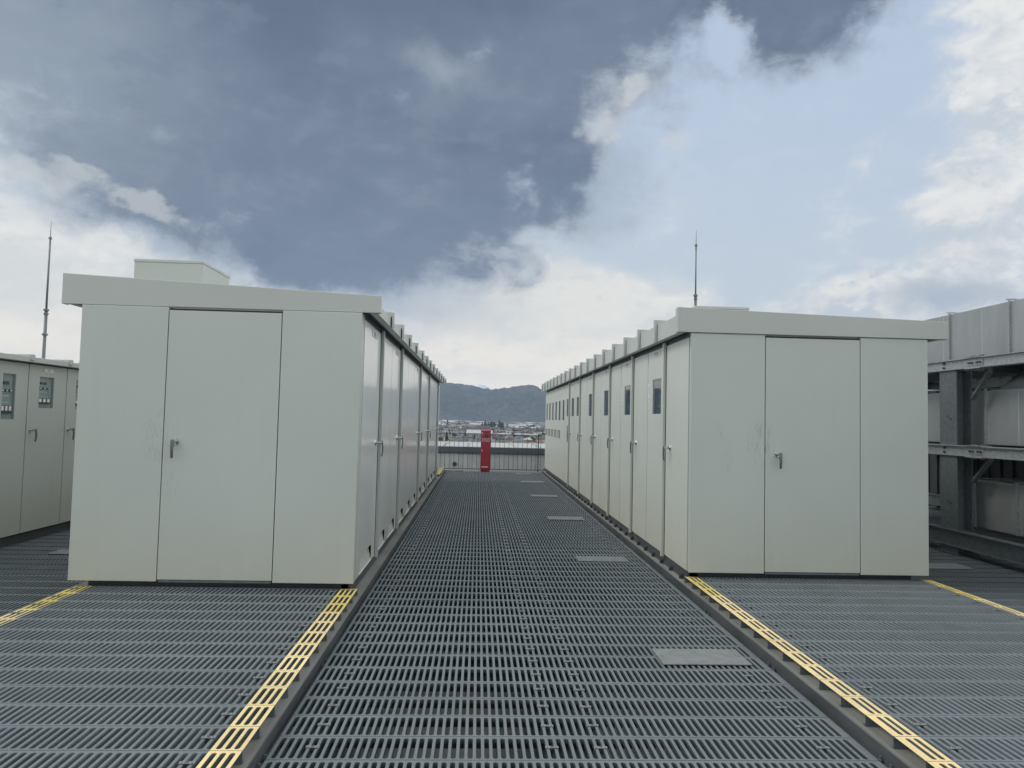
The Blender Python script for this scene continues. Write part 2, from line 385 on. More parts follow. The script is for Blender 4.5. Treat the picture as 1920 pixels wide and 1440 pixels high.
# perforated deck planks: painted steel with rows of tiny punched dimples along each bar
def deck_mat(name, c, phase, y0):
    mt, t, p = new_mat(name); g = N(t, 'ShaderNodeNewGeometry'); P = g.outputs['Position']
    sp = N(t, 'ShaderNodeSeparateXYZ'); L(t, P, sp.inputs[0])
    fx = tmath(t, 'FRACT', tmath(t, 'DIVIDE', tmath(t, 'SUBTRACT', sp.outputs[0], phase), .04))
    fy = tmath(t, 'FRACT', tmath(t, 'DIVIDE', tmath(t, 'SUBTRACT', sp.outputs[1], y0), .025))
    ax = tmath(t, 'MULTIPLY', tmath(t, 'SUBTRACT', fx, .5), .04); ay = tmath(t, 'MULTIPLY', tmath(t, 'SUBTRACT', fy, .5), .025)
    dd_ = tmath(t, 'SQRT', tmath(t, 'ADD', tmath(t, 'MULTIPLY', ax, ax), tmath(t, 'MULTIPLY', ay, ay)))
    dot = tmath(t, 'LESS_THAN', dd_, .0019)
    big = tnoise(t, P, 1.3, 5, .6); fine = tnoise(t, P, 45, 4, .6)
    col = ramp(t, big, [(.3, tuple(x*.88 for x in c)), (.7, tuple(x*1.1 for x in c))])
    col = tmix(t, tmath(t, 'MULTIPLY', fine, .22), col, tuple(x*.6 for x in c))
    # per-plank tone
    row = tmath(t, 'FLOOR', tmath(t, 'DIVIDE', tmath(t, 'SUBTRACT', sp.outputs[1], y0), .25))
    wn_ = N(t, 'ShaderNodeTexWhiteNoise', noise_dimensions='1D'); L(t, row, wn_.inputs['W'])
    col = tmix(t, tmath(t, 'MULTIPLY', wn_.outputs['Value'], .30), col, tuple(x*.55 for x in c))
    col = tmix(t, tmath(t, 'MULTIPLY', dot, .6), col, (.03, .03, .03))
    stn = tnoise(t, P, 3.2, 7, .7, (1, .6, 1))
    col = tmix(t, ramp(t, stn, [(.60, (0, 0, 0)), (.72, (.45, .45, .45))]), col, tuple(x*.55 for x in (c[0]*1.1, c[1], c[2]*.9)))
    if c[0] > .5:   # paint worn through to grey steel, mostly in small chips
        ch = tnoise(t, P, 30, 6, .75); col = tmix(t, ramp(t, ch, [(.63, (0, 0, 0)), (.67, (.8, .8, .8))]), col, (.22, .23, .22))
    L(t, col, p.inputs['Base Color']); setin(p, Roughness=.5, Metallic=.15 if c[0] < .5 else 0)
    tbump(t, p, tnoise(t, P, 90, 3, .6), .12, .001)
    return mt
DC = (.188, .220, .234)
deck_in = simple('deck_flange_shaded', (.060, .075, .085), .6, .1, .3, 6)  # deck paint darkened, shade inside the slots put into the colour
deck_mid = simple('deck_flange_grey', (.125, .150, .165), .55, .1, .3, 6)  # grey flanges and lips toned down, slot shading put into their colour
deck_c = deck_mat('deck_paint_walkway', DC, .021, 3.446)
deck_l = deck_mat('deck_paint_left', DC, -1.009, 3.259)
deck_r = deck_mat('deck_paint_right', DC, 2.105, 3.430)
yel_pale = deck_mat('yellow_paint_faded', (.93, .74, .38), -1.009, 3.259)
yel_sat = deck_mat('yellow_paint_fresh', (.80, .63, .18), -1.009, 3.259)

# ------------------------------------------------------------------ slotted steel decking
def slotted(name, cells, rows, z, mats, parent=None, kind=None, lod=9.0, skirt=.058, matfn=None, label=None, xr=None):
    """cells: list of (slot centre x, x0, x1); rows: list of y0 (plank front edge); every plank is .25 m deep"""
    PL, SL, SW = .25, .218, .0228
    V, F, MI, SM = [], [], [], []; base = 0
    def template(n):
        ang = [math.pi*i/(n-1) for i in range(n)]
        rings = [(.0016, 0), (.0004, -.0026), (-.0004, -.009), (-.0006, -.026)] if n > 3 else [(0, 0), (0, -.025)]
        return ang, rings
    for y0 in rows:
        n = 6 if y0 < lod else 3
        ang, rings = template(n); yc = y0 + PL/2; ys = SL/2 - SW/2
        nn = 2*n
        cells_a = np.array(cells); nc = len(cells)
        # outline offsets
        ox = np.array([math.cos(a) for a in ang] + [-math.cos(a) for a in ang])
        oy = np.array([math.sin(a) for a in ang] + [-math.sin(a) for a in ang])
        sy_ = np.array([ys]*n + [-ys]*n)
        verts = np.zeros((nc, nn*(len(rings)+1), 3))
        hy = PL/2 - .002
        for k in range(nn):
            right = (k == 0 or (n > 3 and k == 1) or k == nn-1 or (n > 3 and k == nn-2))
            right = ox[k] > .3 if n > 3 else ox[k] > .5
            left = ox[k] < -.3 if n > 3 else ox[k] < -.5
            end = (k in (0, n-1, n, nn-1))
            yy = (sy_[k] if end else math.copysign(hy, sy_[k]))
            xx = np.where(right, cells_a[:, 2], np.where(left, cells_a[:, 1], cells_a[:, 0])) if (right or left) else cells_a[:, 0]
            if n > 3 and not end and not (abs(ox[k]) > .7):
                xx = cells_a[:, 0] + (cells_a[:, 2]-cells_a[:, 0])*.4*np.sign(ox[k])
            verts[:, k, 0] = xx; verts[:, k, 1] = yc + yy; verts[:, k, 2] = z
        for r, (gr, dz) in enumerate(rings):
            rr = SW/2 + gr
            verts[:, nn*(r+1):nn*(r+2), 0] = cells_a[:, 0:1] + ox[None, :]*rr
            verts[:, nn*(r+1):nn*(r+2), 1] = yc + sy_[None, :] + oy[None, :]*rr
            verts[:, nn*(r+1):nn*(r+2), 2] = z + dz
        fs = []
        for r in range(len(rings)):
            for k in range(nn):
                a, b = nn*r+k, nn*r+(k+1) % nn
                fs.append((a, b, b+nn, a+nn))
        fs = np.array(fs)
        nv = verts.shape[1]
        allf = (fs[None] + (base + np.arange(nc)*nv)[:, None, None]).reshape(-1, 4)
        V.append(verts.reshape(-1, 3)); F.append(allf); base += nc*nv
        mi = matfn(y0) if matfn else 0; inner = len(mats)-1 if isinstance(mats, list) else 0
        MI.append(np.tile(np.repeat([mi, mi]+[inner]*(len(rings)-2) if len(rings) > 2 else [mi, inner], nn), nc)); SM.append(np.tile(np.repeat([0]+[1]*(len(rings)-1), nn), nc))
        # folded front and rear lips of the plank
        x0, x1 = cells[0][1], cells[-1][2]
        sk = []
        def q(pts):
            sk.append(pts)
        ya, yb = y0+.002, y0+PL-.002
        q([(x0, ya, z), (x1, ya, z), (x1, ya, z-skirt), (x0, ya, z-skirt)])
        q([(x0, ya, z-skirt), (x1, ya, z-skirt), (x1, ya+.03, z-skirt), (x0, ya+.03, z-skirt)])
        q([(x0, yb, z), (x0, yb, z-skirt), (x1, yb, z-skirt), (x1, yb, z)])
        sv = np.array([p for s_ in sk for p in s_], float); V.append(sv)
        F.append(np.arange(len(sv)).reshape(-1, 4) + base); base += len(sv); MI.append(np.full(len(sk), inner)); SM.append(np.zeros(len(sk)))
    V = np.concatenate(V); F = np.concatenate(F); MI = np.concatenate(MI); SM = np.concatenate(SM)
    me = bpy.data.meshes.new(name)
    me.vertices.add(len(V)); me.vertices.foreach_set('co', V.ravel())
    me.loops.add(F.size); me.loops.foreach_set('vertex_index', F.ravel().astype(np.int32))
    me.polygons.add(len(F)); me.polygons.foreach_set('loop_start', np.arange(0, F.size, 4, dtype=np.int32))
    me.polygons.foreach_set('material_index', MI.astype(np.int32)); me.polygons.foreach_set('use_smooth', SM.astype(bool))
    for mt in (mats if isinstance(mats, list) else [mats]): me.materials.append(mt)
    me.update(calc_edges=True); me.validate()
    o = bpy.data.objects.new(name, me); C.objects.link(o)
    if parent: o.parent = parent
    if kind: o['kind'] = kind
    return o
def cells_between(x0, x1, phase, drop=()):
    k0 = math.ceil((x0 + .013 - phase)/.04); k1 = math.floor((x1 - .013 - phase)/.04)
    cs = [phase + .04*k for k in range(k0, k1+1)]
    out = [[c, c-.02, c+.02] for c in cs]
    out[0][1] = x0; out[-1][2] = x1
    return [tuple(c) for c in out]
def rows(ya, yb, phase):
    k0 = math.ceil((ya - phase)/.25 - 1e-6); k1 = math.floor((yb - phase)/.25 + 1e-6)
    return [phase + .25*k for k in range(k0, k1)]
# central walkway
RW = rows(-2.0, 21.95, 3.446)
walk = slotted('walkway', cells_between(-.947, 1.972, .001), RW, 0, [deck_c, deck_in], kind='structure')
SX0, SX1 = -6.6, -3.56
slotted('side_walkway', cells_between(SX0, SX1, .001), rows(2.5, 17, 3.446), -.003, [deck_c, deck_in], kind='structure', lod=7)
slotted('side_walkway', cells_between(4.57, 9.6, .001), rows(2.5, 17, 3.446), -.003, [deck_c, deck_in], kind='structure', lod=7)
# raised platforms with painted edges
def platform(name, inner_cells, strips, rws, matd, ysat):
    o = slotted(name, inner_cells, rws, .125, [matd, deck_mid], kind='structure', lod=20)
    for cl in strips:
        s = slotted('yellow_edge', cl, rws, .1252, [yel_pale, yel_sat, deck_mid], parent=o, lod=20, matfn=lambda y: 1 if y > ysat else 0)
    return o
ph = -1.029
S_in = [(-1.109, -1.1385, -1.089), (-1.069, -1.089, -1.049), (-1.029, -1.049, -.997)]
g = [(c, c-.02, c+.02) for c in [ph - .04*k for k in range(3, 55)][::-1] if c > -3.36]
g[-1] = (g[-1][0], g[-1][1], -1.1388)
x_l = g[0][0] - .02; g[0] = (g[0][0], x_l, g[0][2])
S_out = [(x_l-.0203-.04*k, x_l-.0003-.04*(k+1), x_l-.0003-.04*k) for k in (3, 2, 1, 0)]
S_out = [(a, b, c) for a, b, c in S_out][1:]
S_out[0] = (S_out[0][0], S_out[0][1]-.015, S_out[0][2])
rows_l = rows(.2, 6.27, 3.259)
plat_l = platform('left_platform', g, [S_in, S_out], rows_l, deck_l, 5.4)
S_rin = [(2.085, 2.033, 2.105), (2.125, 2.105, 2.1555)]
g2 = [(2.165+.04*k, 2.145+.04*k, 2.185+.04*k) for k in range(0, 56)]
g2[0] = (2.165, 2.1558, 2.185)
x_r = g2[-1][2]
S_rout = [(x_r+.0203+.04*k, x_r+.0003+.04*k, x_r+.0003+.04*(k+1)) for k in range(2)]
S_rout[-1] = (S_rout[-1][0], S_rout[-1][1], S_rout[-1][2]+.02)
rows_r = rows(.2, 6.94, 3.424)
plat_r = platform('right_platform', g2, [S_rin, S_rout], rows_r, deck_r, 6.1)
# far step behind the left cabinets
g3 = [(c, c-.02, c+.02) for c in [ph - .04*k for k in range(3, 60)][::-1]]; g3[-1] = (g3[-1][0], g3[-1][1], -1.1388)
platform('far_step', g3, [S_in], rows(18.95, 21.95, 3.259), deck_l, 1.0)
# far end step of the right cabinets
g4 = [(2.165+.04*k, 2.145+.04*k, 2.185+.04*k) for k in range(0, 56)]; g4[0] = (2.165, 2.1558, 2.185)
platform('far_right_step', g4, [S_rin], [22.07], deck_r, 1.0)

# ledges, beams and the roof slab under the decks
def beam_run(x_in, x_out, y0, y1, s):
    """steel channel beside the walkway: dusty flat top, dark outer face, lower flange. s: +1 when the walkway is at its right"""
    b = MB()
    b.box(min(x_in, x_out), max(x_in, x_out), y0, y1, .052, .065, 0)
    b.box(x_out-s*.012, x_out-s*.002, y0, y1, -.03, .0515, 1)
    b.box(x_out-s*.012, x_out+s*.03, y0, y1, -.045, -.0305, 1)
    b.box(x_in+s*.02, x_in+s*.03, y0, y1, -.25, .0515, 1)
    k = y0 + .4
    while k < y1:
        for dy in (0, .09):
            b.rail((x_out+s*.012, k+dy, -.030), (x_out+s*.012, k+dy, -.012), .011, n=6, mi=2)
            b.rail((x_out+s*.012, k+dy, -.012), (x_out+s*.012, k+dy, .004), .006, n=8, mi=2)
        k += 1.35
    return tag(obj('kerb_beam', b, [ledge_m, beam_m, galv_d]), kind='structure')
beam_run(-1.30, -.973, .3, 21.95, 1); beam_run(2.36, 2.015, .3, 22.4, -1)
beam_run(-3.25, -3.485, .3, 19, -1); beam_run(4.25, 4.47, .3, 22, 1)
b = MB(); b.box(-16, 30, -14, 23.6, -25, -.62)
tag(obj('roof_slab', b, conc), kind='structure')
b = MB()
for x in (-.80, .42, .62, 1.82, -1.6, -2.5, 3.0, 3.8, -4.3, -5.2, 5.2, 6.0, 7.2):
    b.box(x-.05, x+.05, -2, 21.9, -.075, -.066); b.box(x-.004, x+.004, -2, 21.9, -.24, -.0755); b.box(x-.05, x+.05, -2, 21.9, -.25, -.2405)
for y in np.arange(-1.5, 22, 1.8):
    b.box(-8, 10, y-.06, y+.06, -.27, -.2605); b.box(-8, 10, y-.005, y+.005, -.45, -.2705)
tag(obj('deck_joists', b, galv_d), kind='structure')
# wide plate joint beneath the planks' meeting line
b = MB(); b.box(.455, .59, -2, 21.9, -.062, -.056); tag(obj('joint_plate', b, beam_m), kind='structure')

# hold-down clips
def clip_mesh():
    b = MB()
    b.box(-.032, .032, -.010, .010, .002, .0055)
    b.box(-.032, -.0295, -.010, .010, -.004, .002); b.box(.0295, .032, -.010, .010, -.004, .002)
    b.rail((0, 0, .0055), (0, 0, .009), .0085, .007, 10, 1)
    for s in (-1, 1): b.rail((s*.021, 0, .0054), (s*.021, 0, .0062), .0035, .0035, 8, 2)
    b.rail((0, 0, .0), (0, 0, -.05), .004, .004, 6, 1)
    b.box(-.0095, .0095, -.012, .012, -.012, -.004, 2)
    me_o = obj('clip', b, [simple('clip_steel', (.25, .275, .28), .5, .2), darkmet, ink], bevel=.001)
    return me_o
clip0 = clip_mesh(); clips_used = False
def place_clips(xs, rws, z, parent, limit=95):
    global clips_used
    pts = [(x, y+.25*.52, z) for y in rws for x in xs if y > 2.6]
    pts.sort(key=lambda p: p[1])
    for p in pts[:limit]:
        c = clip0.copy(); C.objects.link(c); c.parent = parent; c.location = (p[0], p[1]+random.uniform(-.006, .006), p[2]); c.rotation_euler[2] = random.uniform(-.06, .06)
    rest = pts[limit:]
    if rest:
        b = MB()
        for p in rest:
            b.box(p[0]-.032, p[0]+.032, p[1]-.01, p[1]+.01, p[2]+.002, p[2]+.007)
            b.box(p[0]-.009, p[0]+.009, p[1]-.01, p[1]+.01, p[2]-.012, p[2]+.0015, 1)
        o = obj('far_clips', b, [galv, ink], parent=parent); o['kind'] = 'stuff'
place_clips([-.759, .401, .641, 1.761], RW, 0, walk, 96)
place_clips([-1.189, -3.309], rows_l, .125, plat_l)
place_clips([2.245, 4.325], rows_r, .125, plat_r)
bpy.data.objects.remove(clip0)

# loose chequer plates lying on the planks
def tread_plate(x0, x1, y0, y1, z, label):
    b = MB(); b.box(x0, x1, y0, y1, z+.004, z+.010)
    nx = int((x1-x0)/.03); ny = int((y1-y0)/.03)
    for i in range(nx):
        for j in range(ny):
            cx, cy = x0+.015+.03*i, y0+.015+.03*j
            dx, dy = ((.009, .004) if (i+j) % 2 else (.009, -.004))
            b.add([(cx-dx, cy-dy-.002, z+.0101), (cx+dx, cy+dy-.002, z+.0101), (cx+dx, cy+dy+.002, z+.0101), (cx-dx, cy-dy+.002, z+.0101), (cx, cy, z+.0120)],
                  [(0, 1, 4), (1, 2, 4), (2, 3, 4), (3, 0, 4)])
    for sx in (x0+.03, x1-.03): b.rail((sx, (y0+y1)/2, z+.010), (sx, (y0+y1)/2, z+.014), .008, n=8)
    o = obj('tread_plate', b, plate_m, loc=((x0+x1)/2, (y0+y1)/2, z)); return tag(o, label, 'metal plate', 'chequered plates lying on the walkways')
tread_plate(1.265, 1.865, 4.77, 5.09, 0, 'largest grey chequered steel plate, nearest to us on the central walkway')
tread_plate(1.185, 1.765, 8.225, 8.52, 0, 'second grey chequered plate from the front on the central walkway')
tread_plate(1.175, 1.772, 11.63, 12.01, 0, 'third grey chequered plate from the front on the central walkway')
tread_plate(1.160, 1.72, 15.1, 15.46, 0, 'fourth small grey plate from the front, far down the central walkway')
tread_plate(1.150, 1.74, 18.5, 18.93, 0, 'fifth thin pale plate, next to last on the central walkway')
tread_plate(1.150, 1.60, 21.3, 21.6, 0, 'farthest thin grey plate, just in front of the railing')
tread_plate(-4.73, -4.12, 8.22, 8.48, -.003, 'grey plate on the left side walkway behind the big cabinet corner')
tread_plate(5.22, 5.78, 8.10, 8.43, -.003, 'grey plate on the shaded side walkway before the steel frame')

# ------------------------------------------------------------------ cabinets
def handle(parent, plane, c, u, z, s=1, lever=True):
    """round rose, stem and hanging lever. plane 'x': on a face x=c with outward direction s; plane 'y': on a face y=c looking to -y"""
    b = MB()
    def P(du, out, z_):
        return (c+s*out, u+du, z_) if plane == 'x' else (u+du, c-out, z_)
    b.rail(P(0, 0, z), P(0, .012, z), .032, .028, 18, 0)
    b.rail(P(0, .012, z), P(0, .052, z), .013, .013, 12, 0)
    b.rail(P(0, .050, z), P(0, .070, z), .019, .017, 14, 0)
    # lever hangs down, slightly tapered
    n = 8
    for i in range(n-1):
        t0, t1 = i/(n-1), (i+1)/(n-1)
        z0, z1 = z+.018-.155*t0, z+.018-.155*t1
        w0, w1 = .015*(1-.45*t0), .015*(1-.45*t1); o0, o1 = .060+.008*math.sin(t0*3), .060+.008*math.sin(t1*3)
        vs = []
        for zz, ww, oo in ((z1, w1, o1), (z0, w0, o0)):
            for du, do in ((-ww, 0), (ww, 0), (ww, .014), (-ww, .014)):
                vs.append(P(du, oo+do, zz))
        b.hexa(vs, 1)
    return obj('handle', b, [chrome, darkmet], parent, smooth=False, bevel=.0015)
def nameplate(parent, x, y0, y1, z0, z1, s, txt, roundd=True):
    b = MB(); t = .003
    b.box(x, x+s*t, y0, y1, z0, z1, 0)
    fr = .006
    for (a0, a1, c0, c1) in ((y0-fr, y1+fr, z1, z1+fr), (y0-fr, y1+fr, z0-fr, z0), (y0-fr, y0, z0, z1), (y1, y1+fr, z0, z1)):
        b.box(x, x+s*.006, a0, a1, c0, c1, 0)
    b.text(txt, (z1-z0)*.9, (x+s*(t+.0008), (y0+y1)/2, (z0+z1)/2), (0, s, 0), (0, 0, 1), 1, fit=(y1-y0)*.86)
    return obj('nameplate', b, [white, ink], parent, bevel=.001)
def device_panel(b, x, y0, y1, z0, z1, s, seed, far=False):
    """back plate with meters, breakers and wiring duct seen through a window"""
    r = random.Random(seed)
    b.box(x-s*.005, x, y0-.03, y1+.03, z0-.03, z1+.03, 0)
    W = y1-y0; Hh = z1-z0
    for k in range(3):
        yy = y0+W*(.12+.26*k); b.box(x, x+s*.02, yy, yy+W*.17, z0+Hh*.60, z0+Hh*.66, 1); b.box(x+s*.02, x+s*.026, yy+W*.03, yy+W*.11, z0+Hh*.61, z0+Hh*.65, 2)
    for k in range(2): yy = y0+W*(.2+.25*k); b.box(x, x+s*.02, yy, yy+W*.12, z0+Hh*.76, z0+Hh*.83, 1)
    b.box(x, x+s*.03, y0+W*.05, y0+W*.75, z0+Hh*.12, z0+Hh*.30, 1)
    for k in range(3): yy = y0+W*(.09+.24*k); b.box(x+s*.03, x+s*.036, yy, yy+W*.13, z0+Hh*.19, z0+Hh*.29, 2)
    b.box(x, x+s*.002, y0+W*.1, y0+W*.7, z0+Hh*.50, z0+Hh*.53, 2); b.box(x, x+s*.002, y0+W*.1, y0+W*.7, z0+Hh*.36, z0+Hh*.38, 2)
dev = [simple('device_plate', (.46, .50, .49), .5), simple('device_dark', (.05, .05, .055), .5), simple('device_white', (.80, .81, .80), .5)]
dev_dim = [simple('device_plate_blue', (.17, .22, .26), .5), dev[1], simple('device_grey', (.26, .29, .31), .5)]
intr = simple('cabinet_interior', (.13, .16, .18), .6)

def side_door(cab, x, s, y0, y1, z0, z1, mat, window=None, vent=None, hnd=None, plate=None, sticker=None, slot=None, txt='', seed=0):
    """one door leaf of a long side; face at x, outwards s"""
    t = .026; b = MB(); holes = []
    if window: holes.append(window)
    if vent: holes.append(vent)
    if slot: holes.append(slot)
    b.panel_hole('x', x, y0+.008, y1-.008, z0, z1, holes, t*s)
    d = obj('door', b, mat, cab)
    if window:
        a0, a1, c0, c1 = window
        b = MB(); b.box(x-s*.010, x-s*.006, a0-.004, a1+.004, c0-.004, c1+.004)
        obj('window', b, glass, d)
        b = MB(); device_panel(b, x-s*(.034 if s > 0 else .075), a0-.02, a1+.02, c0, c1, s, seed)
        obj('instruments', b, dev if s > 0 else dev_dim, d)
    if slot:
        a0, a1, c0, c1 = slot
        b = MB(); b.box(x-s*.02, x-s*.016, a0, a1, c0, c1, 0); b.box(x-s*.016, x-s*.006, a0+.05, a1-.05, c0+.06, c0+.12, 1)
        obj('meter_window', b, [glass_dark, chrome], d)
    if vent:
        a0, a1, c0, c1 = vent
        b = MB(); 
        # sloping hood sheet inside the opening
        b.add([(x-s*.002, a0, c0), (x-s*.002, a1, c0), (x-s*.034, a1, c1), (x-s*.034, a0, c1)], [(0, 1, 2, 3)], 0)
        b.add([(x-s*.001, a0, c0), (x-s*.001, a0, c1), (x-s*.034, a0, c1)], [(0, 1, 2)], 0)
        b.add([(x-s*.001, a1, c0), (x-s*.001, a1, c1), (x-s*.034, a1, c1)], [(0, 1, 2)], 0)
        b.box(x-s*.0, x+s*.006, a0-.012, a1+.012, c0-.012, c0-.001, 0)
        b.box(x-s*.040, x-s*.036, a0-.02, a1+.02, c0-.02, c1+.02, 0)
        obj('vent', b, mat, d)
    if hnd is not None: handle(d, 'x', x, hnd, 1.345, s)
    if plate: nameplate(d, x, *plate, s, txt)
    if sticker:
        a0, a1, c0, c1 = sticker
        b = MB(); b.box(x, x+s*.0012, a0, a1, c0, c1, 0)
        b.box(x+s*.0012, x+s*.0018, a0+.03, a0+.045, c0+.08, c1-.03, 1); b.box(x+s*.0012, x+s*.0018, a0+.02, a0+.05, c0+.015, c0+.05, 1)
        obj('sticker', b, [white, simple('sticker_ink', (.25, .33, .36), .6)], d)
    return d
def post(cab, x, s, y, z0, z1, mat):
    b = MB(); b.box(x-s*.02, x+s*.032, y+.006, y+.05, z0, z1); b.box(x-s*.03, x+s*.002, y-.014, y+.0055, z0, z1, 1)  # dark strip painted as the shaded gap beside the post
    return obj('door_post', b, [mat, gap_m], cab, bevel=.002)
def cabinet(name, label, x0, x1, y0, y1, fz, top_l, top_r, fasc, dx0, dx1, front, hx, hz):
    cab = thing(name, label, 'equipment cabinet', ((x0+x1)/2, y0, 0), None)
    # core
    b = MB(); b.box(x0+.12, x1-.12, y0+.035, y1, .19, fz+.03); b.box(x0+.012, x0+.119, y0+.036, y1, 2.462, fz+.02, 1); b.box(x1-.119, x1-.012, y0+.036, y1, 2.462, fz+.02, 1)  # headers above the side doors: eave shade painted as dark boxes
    obj('body', b, [roofp, soffit], cab)
    b = MB(); b.box(x0+.12, x1-.12, y0+.10, y1-.1, .066, .188); obj('base', b, base_dark, cab)
    # front: two fixed panels and a door
    b = MB(); b.box(x0, dx0-.004, y0, y0+.034, .175, fz-.004); obj('front_panel', b, front, cab, bevel=.005)
    b = MB(); b.box(dx1+.005, x1, y0, y0+.034, .175, fz-.004); obj('front_panel', b, front, cab, bevel=.005)
    b = MB(); b.box(dx0+.003, dx1-.002, y0+.001, y0+.030, .192, fz-.030); d = obj('front_door', b, front, cab, bevel=.003)
    b = MB(); b.box(dx0-.02, dx0+.02, y0+.0305, y0+.0335, .19, fz-.01); b.box(dx1-.02, dx1+.02, y0+.0305, y0+.0335, .19, fz-.01); b.box(dx0+.0201, dx1-.0201, y0+.0305, y0+.0335, fz-.05, fz-.012); obj('door_gap_shade', b, gap_m, cab)  # black strips stand in for the shade in the door gaps
    handle(d, 'y', y0+.001, hx, hz)
    b = MB(); b.box(dx0+.01, dx1-.01, y0+.012, y0+.034, .168, .188); obj('sill', b, galv_d, cab)
    # roof
    fx0, fx1, fy = fasc; yb = y1+.12
    sl = lambda x: top_l + (top_r-top_l)*(x-fx0)/(fx1-fx0)
    dz = .062
    b = MB()
    a, c = fx0+.045, fx1-.045
    b.hexa([(a, fy+.03, fz+.035), (c, fy+.03, fz+.035), (c, yb, fz+.035), (a, yb, fz+.035),
            (a, fy+.03, sl(a)-dz), (c, fy+.03, sl(c)-dz), (c, yb, sl(c)-dz), (a, yb, sl(a)-dz)])
    roof = obj('roof', b, roofp, cab)
    b = MB(); b.hexa([(fx0, fy, fz), (fx1, fy, fz), (fx1, fy+.028, fz), (fx0, fy+.028, fz), (fx0, fy, top_l), (fx1, fy, top_r), (fx1, fy+.028, top_r), (fx0, fy+.028, top_l)])
    # returns of the front fascia
    b.box(fx0, fx0+.03, fy+.0281, fy+.075, fz, top_l-.004); b.box(fx1-.03, fx1, fy+.0281, fy+.075, fz, top_r-.004)
    obj('front_fascia', b, roofp, roof, bevel=.004)
    b = MB(); b.box(fx0+.05, fx1-.05, fy+.032, yb-.01, fz+.022, fz+.034); obj('soffit', b, soffit, roof)
    return cab, roof, sl, dz, yb
def roof_sides(cab, roof, sl, dz, fasc, fz, yb, seams, slot):
    fx0, fx1, fy = fasc
    for xo, s in ((fx0, -1), (fx1, 1)):
        b = MB(); zt = sl(xo)-dz
        b.box(xo-s*.045, xo-s*.033, fy+.076, yb, fz+.004, zt); b.box(xo-s*.10, xo-s*.0455, fy+.076, yb, fz+.004, fz+.016)
        obj('side_fascia', b, roofp, roof)
    for y in seams:
        b = MB(); wd = .05
        zt = lambda x: sl(x)
        # standing rib across the roof
        b.hexa([(fx0+.031, y-wd/2, zt(fx0+.03)-dz-.01), (fx1-.031, y-wd/2, zt(fx1-.03)-dz-.01), (fx1-.031, y+wd/2, zt(fx1-.03)-dz-.01), (fx0+.031, y+wd/2, zt(fx0+.03)-dz-.01),
                (fx0+.031, y-wd/2, zt(fx0+.03)), (fx1-.031, y-wd/2, zt(fx1-.03)), (fx1-.031, y+wd/2, zt(fx1-.03)), (fx0+.031, y+wd/2, zt(fx0+.03))])
        for xo, s in ((fx0, -1), (fx1, 1)):
            g_ = slot
            b.box(xo-s*(.033-g_), xo, y-wd/2, y+wd/2, fz-.004, zt(xo)-.001); b.box(xo-s*.0325, xo-s*(.0335-g_), y-wd/2-.001, y+wd/2-.004, fz+.002, zt(xo)-.045, 1)  # dark strip painted for the shaded opening in the rib end
            b.box(xo-s*.0328, xo-s*(.0332-g_), y-wd/2, y+wd/2, zt(xo)-.04, zt(xo)-.002)
            b.rail((xo-s*.02, y+wd/2+.03, fz+.02), (xo+s*.002, y+wd/2+.03, fz+.02), .007, n=6)
        obj('roof_rib', b, [roofp, gap_m], roof)

# left cabinet ---------------------------------------------------------------
LF = (-3.58, -.875, 6.222)
cabL, roofL, slL, dzL, ybL = cabinet('cabinet', 'big pale grey cabinet left of the walkway, with glossy side doors and low vents',
    -3.40, -1.03, 6.212, 18.75, 2.505, 2.769, 2.655, LF, -2.672, -1.717, front_a, -2.565, 1.352)
roof_sides(cabL, roofL, slL, dzL, LF, 2.505, ybL, [7.215, 8.16, 9.11, 10.08, 11.2, 12.15, 13.04, 14.0, 15.03, 15.96, 16.86, 17.84, 18.79], .014)
XL = -1.030
pl = [7.44, 9.32, 12.37, 14.57, 17.7]
b = MB(); b.box(XL-.028, XL-.004, 6.2465, 6.375, .18, 2.5); obj('corner_frame', b, roofp, cabL)
bays = [(6.378, 7.425, 1), (7.493, 9.305, 2), (9.373, 12.355, 3), (12.423, 14.555, 2), (14.623, 17.685, 3), (17.753, 18.74, 1)]
k = 0
for (a, c, n) in bays:
    for i in range(n):
        y0_ = a+(c-a)*i/n; y1_ = a+(c-a)*(i+1)/n; wdt = y1_-y0_
        ve = (y0_+wdt*.14, y0_+wdt*.78, .200, .345)
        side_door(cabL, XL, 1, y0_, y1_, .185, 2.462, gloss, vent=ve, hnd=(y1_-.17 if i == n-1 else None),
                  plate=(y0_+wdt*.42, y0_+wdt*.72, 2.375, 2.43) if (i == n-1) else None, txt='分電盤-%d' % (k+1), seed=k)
        k += 1
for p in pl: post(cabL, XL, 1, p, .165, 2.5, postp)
# back side doors of the left cabinet (away from us)
b = MB(); b.box(-3.40, -3.372, 6.25, 18.74, .19, 2.49); obj('side_panel', b, matte, cabL)
# roof boxes
def roof_box(label, x0, x1, y0, y1, z0, z1):
    t = thing('roof_box', label, 'vent box', ((x0+x1)/2, (y0+y1)/2, z0), 'metal boxes on the cabinet roofs')
    b = MB(); b.box(x0, x1, y0, y1, z0, z1-.03); obj('casing', b, roofp, t, bevel=.006)
    b = MB(); b.box(x0-.004, x1+.004, y0-.004, y1+.004, z1-.0295, z1); obj('lid', b, roofp, t, bevel=.005)
    for fx in (.33, .60):
        b = MB(); b.rail((x0+(x1-x0)*fx, y0, z0+.09), (x0+(x1-x0)*fx, y0-.012, z0+.09), .011, n=8); obj('bolt', b, galv_d, t)
    return t
roof_box('taller metal box on the roof of the left cabinet', -3.315, -2.668, 6.9, 7.62, 2.68, 3.055)
roof_box('low flat box behind the taller box on the left cabinet roof', -3.10, -2.62, 8.15, 8.7, 2.68, 2.985)
